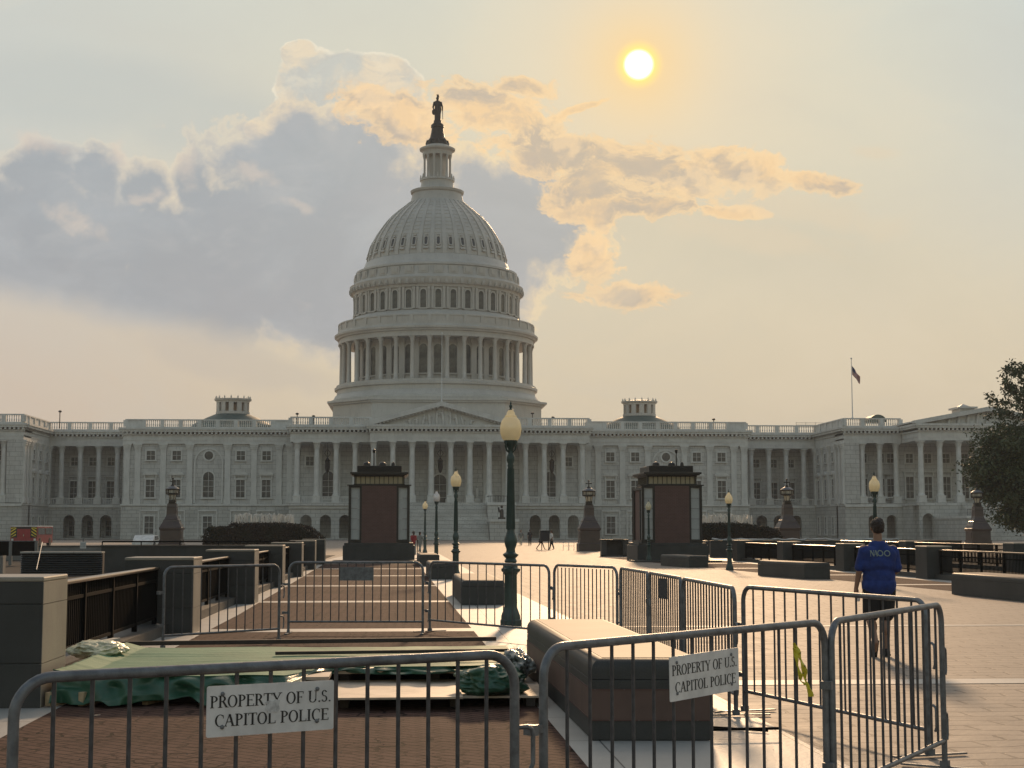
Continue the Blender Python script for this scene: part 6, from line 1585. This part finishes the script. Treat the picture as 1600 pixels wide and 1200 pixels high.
# ------------------------------------------------------------------ people
def body_mesh(name, shapes, m, parent, vox=.008, sm=6):
    b = MB()
    for s_ in shapes:
        if s_[0] == 'c': b.capsule(*s_[1:5], n=14)
        else: b.ball(s_[1], s_[2], 20, 12)
    o = b.build(name, m, parent, smooth=180)
    r = o.modifiers.new('remesh', 'REMESH'); r.mode = 'VOXEL'; r.voxel_size = vox; r.use_smooth_shade = True
    s = o.modifiers.new('smooth', 'SMOOTH'); s.factor = .5; s.iterations = sm
    return o
def walker():
    P = at(1376, 1026)
    t = thing('person', 'man in a blue t-shirt and black shorts walking away, bottle in his left hand', 'person', (P.x, P.y, .012), radians(-4))
    hipL, hipR = (-.095, 0, .90), (.095, 0, .90)
    kL, aL = (-.12, .05, .50), (-.105, -.19, .18)      # left leg trails, heel lifted
    kR, aR = (.10, .07, .49), (.085, .03, .085)
    sh = [('c', (-.04, 0, .95), (.04, 0, .95), .12, .12), ('c', (-.04, 0, 1.0), (-.04, 0, 1.2), .10, .10), ('c', (.04, 0, 1.0), (.04, 0, 1.2), .10, .10), ('c', (-.13, 0, 1.34), (.13, 0, 1.34), .075, .075),
          ('c', (0, .01, 1.38), (0, .02, 1.55), .060, .055), ('b', (0, .035, 1.645), (.078, .098, .105)), ('b', (0, .10, 1.60), (.05, .055, .06)), ('b', (0, .148, 1.635), (.013, .02, .022)),
          ('b', (-.080, .03, 1.63), (.012, .02, .032)), ('b', (.080, .03, 1.63), (.012, .02, .032)),
          ('c', hipL, kL, .095, .06), ('c', hipR, kR, .095, .06), ('c', kL, aL, .058, .038), ('c', kR, aR, .058, .038),
          ('b', (-.09, -.0, .37), (.055, .055, .10)), ('b', (.075, .02, .36), (.055, .06, .10)),
          ('c', (-.19, 0, 1.36), (-.255, -.02, 1.09), .058, .043), ('c', (-.255, -.02, 1.09), (-.285, .05, .86), .042, .028),
          ('c', (.19, 0, 1.36), (.24, -.01, 1.10), .058, .043), ('c', (.24, -.01, 1.10), (.19, .20, .98), .042, .028),
          ('c', aL, (-.10, -.12, .08), .035, .03), ('c', aR, (.085, .16, .04), .036, .03)]
    # left hand: palm, four curled fingers and a thumb round the bottle
    sh += [('c', (-.285, .05, .86), (-.288, .065, .79), .028, .030)]
    for k, L in enumerate((.040, .045, .042, .034)):
        y = .035 + .018 * k; sh += [('c', (-.292, y, .775), (-.285, y + .003, .745), .0095, .009), ('c', (-.285, y + .003, .745), (-.262, y + .003, .735), .009, .008)]
    sh += [('c', (-.280, .09, .815), (-.262, .098, .775), .011, .009)]
    sh += [('c', (.19, .20, .98), (.17, .26, .965), .028, .030)]
    for k in range(4): z = .945 + .018 * k; sh += [('c', (.165, .28, z), (.15, .305, z), .0095, .009), ('c', (.15, .305, z), (.125, .30, z), .009, .008)]
    sh += [('c', (.17, .25, 1.0), (.145, .275, 1.01), .011, .009)]
    body_mesh('body', sh, M['skin'], t, .0075, 5)
    body_mesh('hair', [('b', (0, .015, 1.672), (.088, .108, .090)), ('b', (0, -.025, 1.635), (.078, .068, .075)), ('b', (.02, .03, 1.73), (.058, .070, .038)), ('c', (-.04, -.035, 1.60), (.04, -.035, 1.60), .034, .034)], M['hair'], t, .007, 3); hd = [k for k in bpy.data.objects if k.name == 'hair'][0].modifiers.new('curl', 'DISPLACE'); ht = bpy.data.textures.new('curl', 'CLOUDS'); ht.noise_scale = .022; hd.texture = ht; hd.strength = .022; hd.mid_level = .5
    shirt = [('c', (-.06, 0, .90), (.06, 0, .90), .165, .165), ('c', (-.06, .0, 1.0), (.06, 0, 1.0), .155, .155), ('c', (-.08, 0, 1.18), (.08, 0, 1.18), .152, .152), ('c', (-.125, 0, 1.31), (.125, 0, 1.31), .105, .105), ('c', (-.05, 0, 1.39), (.05, 0, 1.39), .082, .082),
             ('c', (-.18, 0, 1.335), (-.245, -.015, 1.13), .080, .068), ('c', (.18, 0, 1.335), (.235, -.01, 1.13), .080, .068), ('b', (-.10, -.05, 1.27), (.12, .1, .13)), ('b', (.10, -.05, 1.27), (.12, .1, .13))]
    s = body_mesh('tshirt', shirt, M['shirt'], t, .009, 6)
    dsp = s.modifiers.new('folds', 'DISPLACE'); tx = bpy.data.textures.new('folds', 'CLOUDS'); tx.noise_scale = .13; dsp.texture = tx; dsp.strength = .028; dsp.mid_level = .5
    # print across the shoulders
    b = MB(); x = -.10; hh = .058
    for ch, w in (('N', 1), ('A', 1)): x += glyph(b, ch, x, 0, hh, 0, 1.5) * .8
    for k in range(2):
        n = 20; cx = x + .035 + .065 * k
        for i in range(n):
            a0, a1 = 2 * pi * i / n, 2 * pi * (i + 1) / n; f = lambda a, r: (cx + r * cos(a), .029 + r * sin(a))
            b.prism_y([f(a0, .030), f(a1, .030), f(a1, .021), f(a0, .021)][::-1], -.001, 0)
    b.box(.0, .1, 0, .0005, .0, .0005)
    o = b.build('shirt_print', M['print'], t); o.scale = (1.3, 1, 1.3); o.location = (-.012, -.172, 1.27); o.rotation_euler = (radians(3), 0, 0)
    sw = o.modifiers.new('wrap', 'SHRINKWRAP'); sw.target = s; sw.wrap_method = 'PROJECT'; sw.use_project_y = True; sw.use_negative_direction = True; sw.use_positive_direction = True; sw.offset = .009
    body_mesh('shorts', [('c', (-.06, 0, .90), (.06, 0, .90), .150, .150), ('c', (-.095, .0, .84), (-.105, .03, .53), .122, .108), ('c', (.095, .0, .84), (.095, .06, .53), .122, .108)], M['shorts'], t, .009, 4)
    for nm, (x, y, z, rx) in (('shoe', (-.102, -.14, .09, radians(-58))), ('shoe', (.085, .10, .0, 0.0))):
        b = MB(); b.capsule((0, -.09, .045), (0, .10, .035), .045, .036, 12); b.capsule((0, -.07, .075), (0, .02, .06), .04, .035, 12)
        b.box(-.042, .042, -.13, .14, 0, .022); o = b.build(nm, M['rubber'], t, smooth=60); o.location = (x, y, z); o.rotation_euler = (rx, 0, 0)
        o.modifiers.new('r', 'REMESH').mode = 'VOXEL'; o.modifiers['r'].voxel_size = .008; o.modifiers['r'].use_smooth_shade = True
        c = MB(); c.tube([(-.03, -.05, .1), (0, .0, .098), (.03, .03, .085)], .006, 5); c.build('lace', M['white'], o)
    # bottle held in the hand: a thing of its own
    bt = thing('water_bottle', 'small clear water bottle hanging from the hand of the man in blue', 'bottle', (0, 0, 0))
    ca, sa = cos(radians(-4)), sin(radians(-4)); hx, hy = -.262, .062
    bt.location = (P.x + hx * ca - hy * sa, P.y + hx * sa + hy * ca, .70)
    b = MB(); b.lathe([(.022, 0), (.026, .01), (.026, .1), (.012, .125), (.011, .14)], 14); b.build('bottle_body', M['globe_white'], bt, smooth=50)
    b = MB(); b.lathe([(.013, .14), (.013, .155)], 10); b.build('cap', M['white'], bt)
walker()
def pedestrian(x, y, face, label, top, bottom, skirt=False, stride=.25, h=1.7, hair='hair', arm=0.15):
    t = thing('person', label, 'person', (x, y, .0), face); k = h / 1.75; f = lambda *p: tuple(v * k for v in p)
    a = stride
    sh = [('c', f(0, 0, .95), f(0, .02, 1.3), .13 * k, .13 * k), ('c', f(-.12, 0, 1.36), f(.12, 0, 1.36), .08 * k, .08 * k), ('c', f(0, 0, 1.38), f(0, .02, 1.52), .055 * k, .055 * k), ('b', f(0, .03, 1.63), f(.08, .1, .11)),
          ('b', f(0, .135, 1.62), f(.014, .02, .02)), ('c', f(-.09, 0, .92), f(-.09, a * .55, .50), .09 * k, .058 * k), ('c', f(-.09, a * .55, .50), f(-.09, a, .09), .055 * k, .04 * k), ('c', f(.09, 0, .92), f(.09, -a * .35, .50), .09 * k, .058 * k), ('c', f(.09, -a * .35, .50), f(.09, -a * 1.2, .12), .055 * k, .04 * k),
          ('c', f(-.09, a, .06), f(-.09, a + .17, .04), .04 * k, .035 * k), ('c', f(.09, -a * 1.2, .08), f(.09, -a * 1.2 + .14, .03), .04 * k, .03 * k),
          ('c', f(-.19, 0, 1.37), f(-.24, -arm * .6, 1.1), .05 * k, .04 * k), ('c', f(-.24, -arm * .6, 1.1), f(-.24, -arm * .2, .86), .04 * k, .028 * k), ('c', f(.19, 0, 1.37), f(.24, arm * .6, 1.1), .05 * k, .04 * k), ('c', f(.24, arm * .6, 1.1), f(.23, arm * 1.6, .9), .04 * k, .028 * k),
          ('b', f(-.24, -arm * .2, .81), f(.025, .04, .055)), ('b', f(.23, arm * 1.7, .86), f(.025, .04, .055))]
    body_mesh('body', sh, M['skin'], t, .018, 3)
    body_mesh('hair', [('b', f(0, -.0, 1.665), f(.09, .1, .1)), ('c', f(0, -.05, 1.62), f(0, -.05, 1.5), .07 * k, .05 * k)], M[hair], t, .018, 2)
    body_mesh('top', [('c', f(0, 0, .93), f(0, .02, 1.28), .155 * k, .155 * k), ('c', f(-.14, 0, 1.35), f(.14, 0, 1.35), .1 * k, .1 * k), ('c', f(-.19, 0, 1.37), f(-.24, -arm * .5, 1.15), .07 * k, .06 * k), ('c', f(.19, 0, 1.37), f(.24, arm * .5, 1.15), .07 * k, .06 * k)], top, t, .018, 3)
    if skirt: body_mesh('shorts', [('c', f(0, 0, .95), f(0, 0, .75), .16 * k, .2 * k)], bottom, t, .018, 3)
    else: body_mesh('trousers', [('c', f(-.09, 0, .92), f(-.09, a * .55, .50), .11 * k, .08 * k), ('c', f(-.09, a * .55, .50), f(-.09, a, .12), .075 * k, .06 * k), ('c', f(.09, 0, .92), f(.09, -a * .35, .50), .11 * k, .08 * k), ('c', f(.09, -a * .35, .50), f(.09, -a * 1.15, .15), .075 * k, .06 * k)], bottom, t, .018, 3)
    return t
p = at(845, 859); M['grey_top'] = mat('grey_top', (0.22, 0.23, 0.22), 0.8)
pedestrian(p.x, p.y, radians(-88), 'distant pedestrian in grey with bare legs, striding ahead of the dark cart', M['grey_top'], M['shorts'], True, .34, 1.62, 'cloth_pale')
p = at(862, 859); pedestrian(p.x, p.y, radians(80), 'distant pedestrian in white shirt and black trousers beside the dark cart', M['white'], M['shorts'], False, .16, 1.62)
b = MB(); q = at(853, 860); tt = thing('luggage_cart', 'dark cart with a raised cover between the two distant pedestrians', 'cart', (q.x, q.y + .4, 0))
b.box(-.42, .3, -.25, .25, .72, 1.5); b.box(-.5, .42, -.3, .3, 1.5, 1.58); b.build('body', M['cloth_dark'], tt, bevel=.04)
for x in (-.3, .25):
    b = MB(); b.box(x - .03, x + .03, -.03, .03, 0, .75); b.build('leg', M['rail'], tt)
p = at(828, 852.5); pedestrian(p.x, p.y, radians(10), 'tiny dark clad figure standing in front of the stone arcade', M['cloth_dark'], M['cloth_dark'], False, .05, 1.7)
p = at(814, 852.5); pedestrian(p.x, p.y, radians(170), 'tiny pale clad figure between the tallest lamp post and the dark one', M['grey_top'], M['cloth_pale'], False, .06, 1.65)
p = at(646, 868); M['redcloth'] = mat('red_cloth', (0.30, 0.03, 0.035), 0.8)
pedestrian(p.x, p.y, radians(30), 'pedestrian in a red top half hidden by a kiosk', M['redcloth'], M['grey_top'], False, .1, 1.55)
p = at(656, 864); pedestrian(p.x, p.y, radians(-40), 'pedestrian in pale clothes beside the red topped one', M['grey_top'], M['grey_top'], False, .2, 1.5)
p = at(652, 873); tt = thing('barrier_post', 'thin dark post in front of the red topped pedestrian', 'post', (p.x, p.y, 0)); b = MB(); b.lathe([(.14, 0), (.14, .02), (.025, .04), (.022, 1.0), (.04, 1.02), (.03, 1.06)], 8); b.build('pole', M['rail'], tt, smooth=50)
# two small white barricades far out on the plaza
for px, py, lb in ((893, 860, 'small white barricade nearer the lone lantern pier'), (884, 860, 'small white barricade farther from the lone lantern pier')):
    p = at(px, py); t = thing('barricade', lb, 'barricade', (p.x, p.y, 0), 0, 'small white barricades'); b = MB()
    b.tube([(-.2, 0, 0), (-.2, 0, .7), (.2, 0, .7), (.2, 0, 0)], .02, 5); b.tube([(-.2, 0, .35), (.2, 0, .35)], .015, 5); b.build('frame', M['white'], t)
# ------------------------------------------------------------------ summer haze
m = bpy.data.materials.new('haze_air'); m.use_nodes = True; t = m.node_tree; t.nodes.clear()
v = t.nodes.new('ShaderNodeVolumePrincipled'); v.inputs['Color'].default_value = (0.85, 0.91, 0.98, 1); v.inputs['Density'].default_value = 0.00024; v.inputs['Anisotropy'].default_value = 0.1
o = t.nodes.new('ShaderNodeOutputMaterial'); t.links.new(v.outputs[0], o.inputs['Volume'])
b = MB(); b.box(-905, 905, -305, 1505, -1.0, 93.0)
tag(b.build('haze', m), kind='stuff')
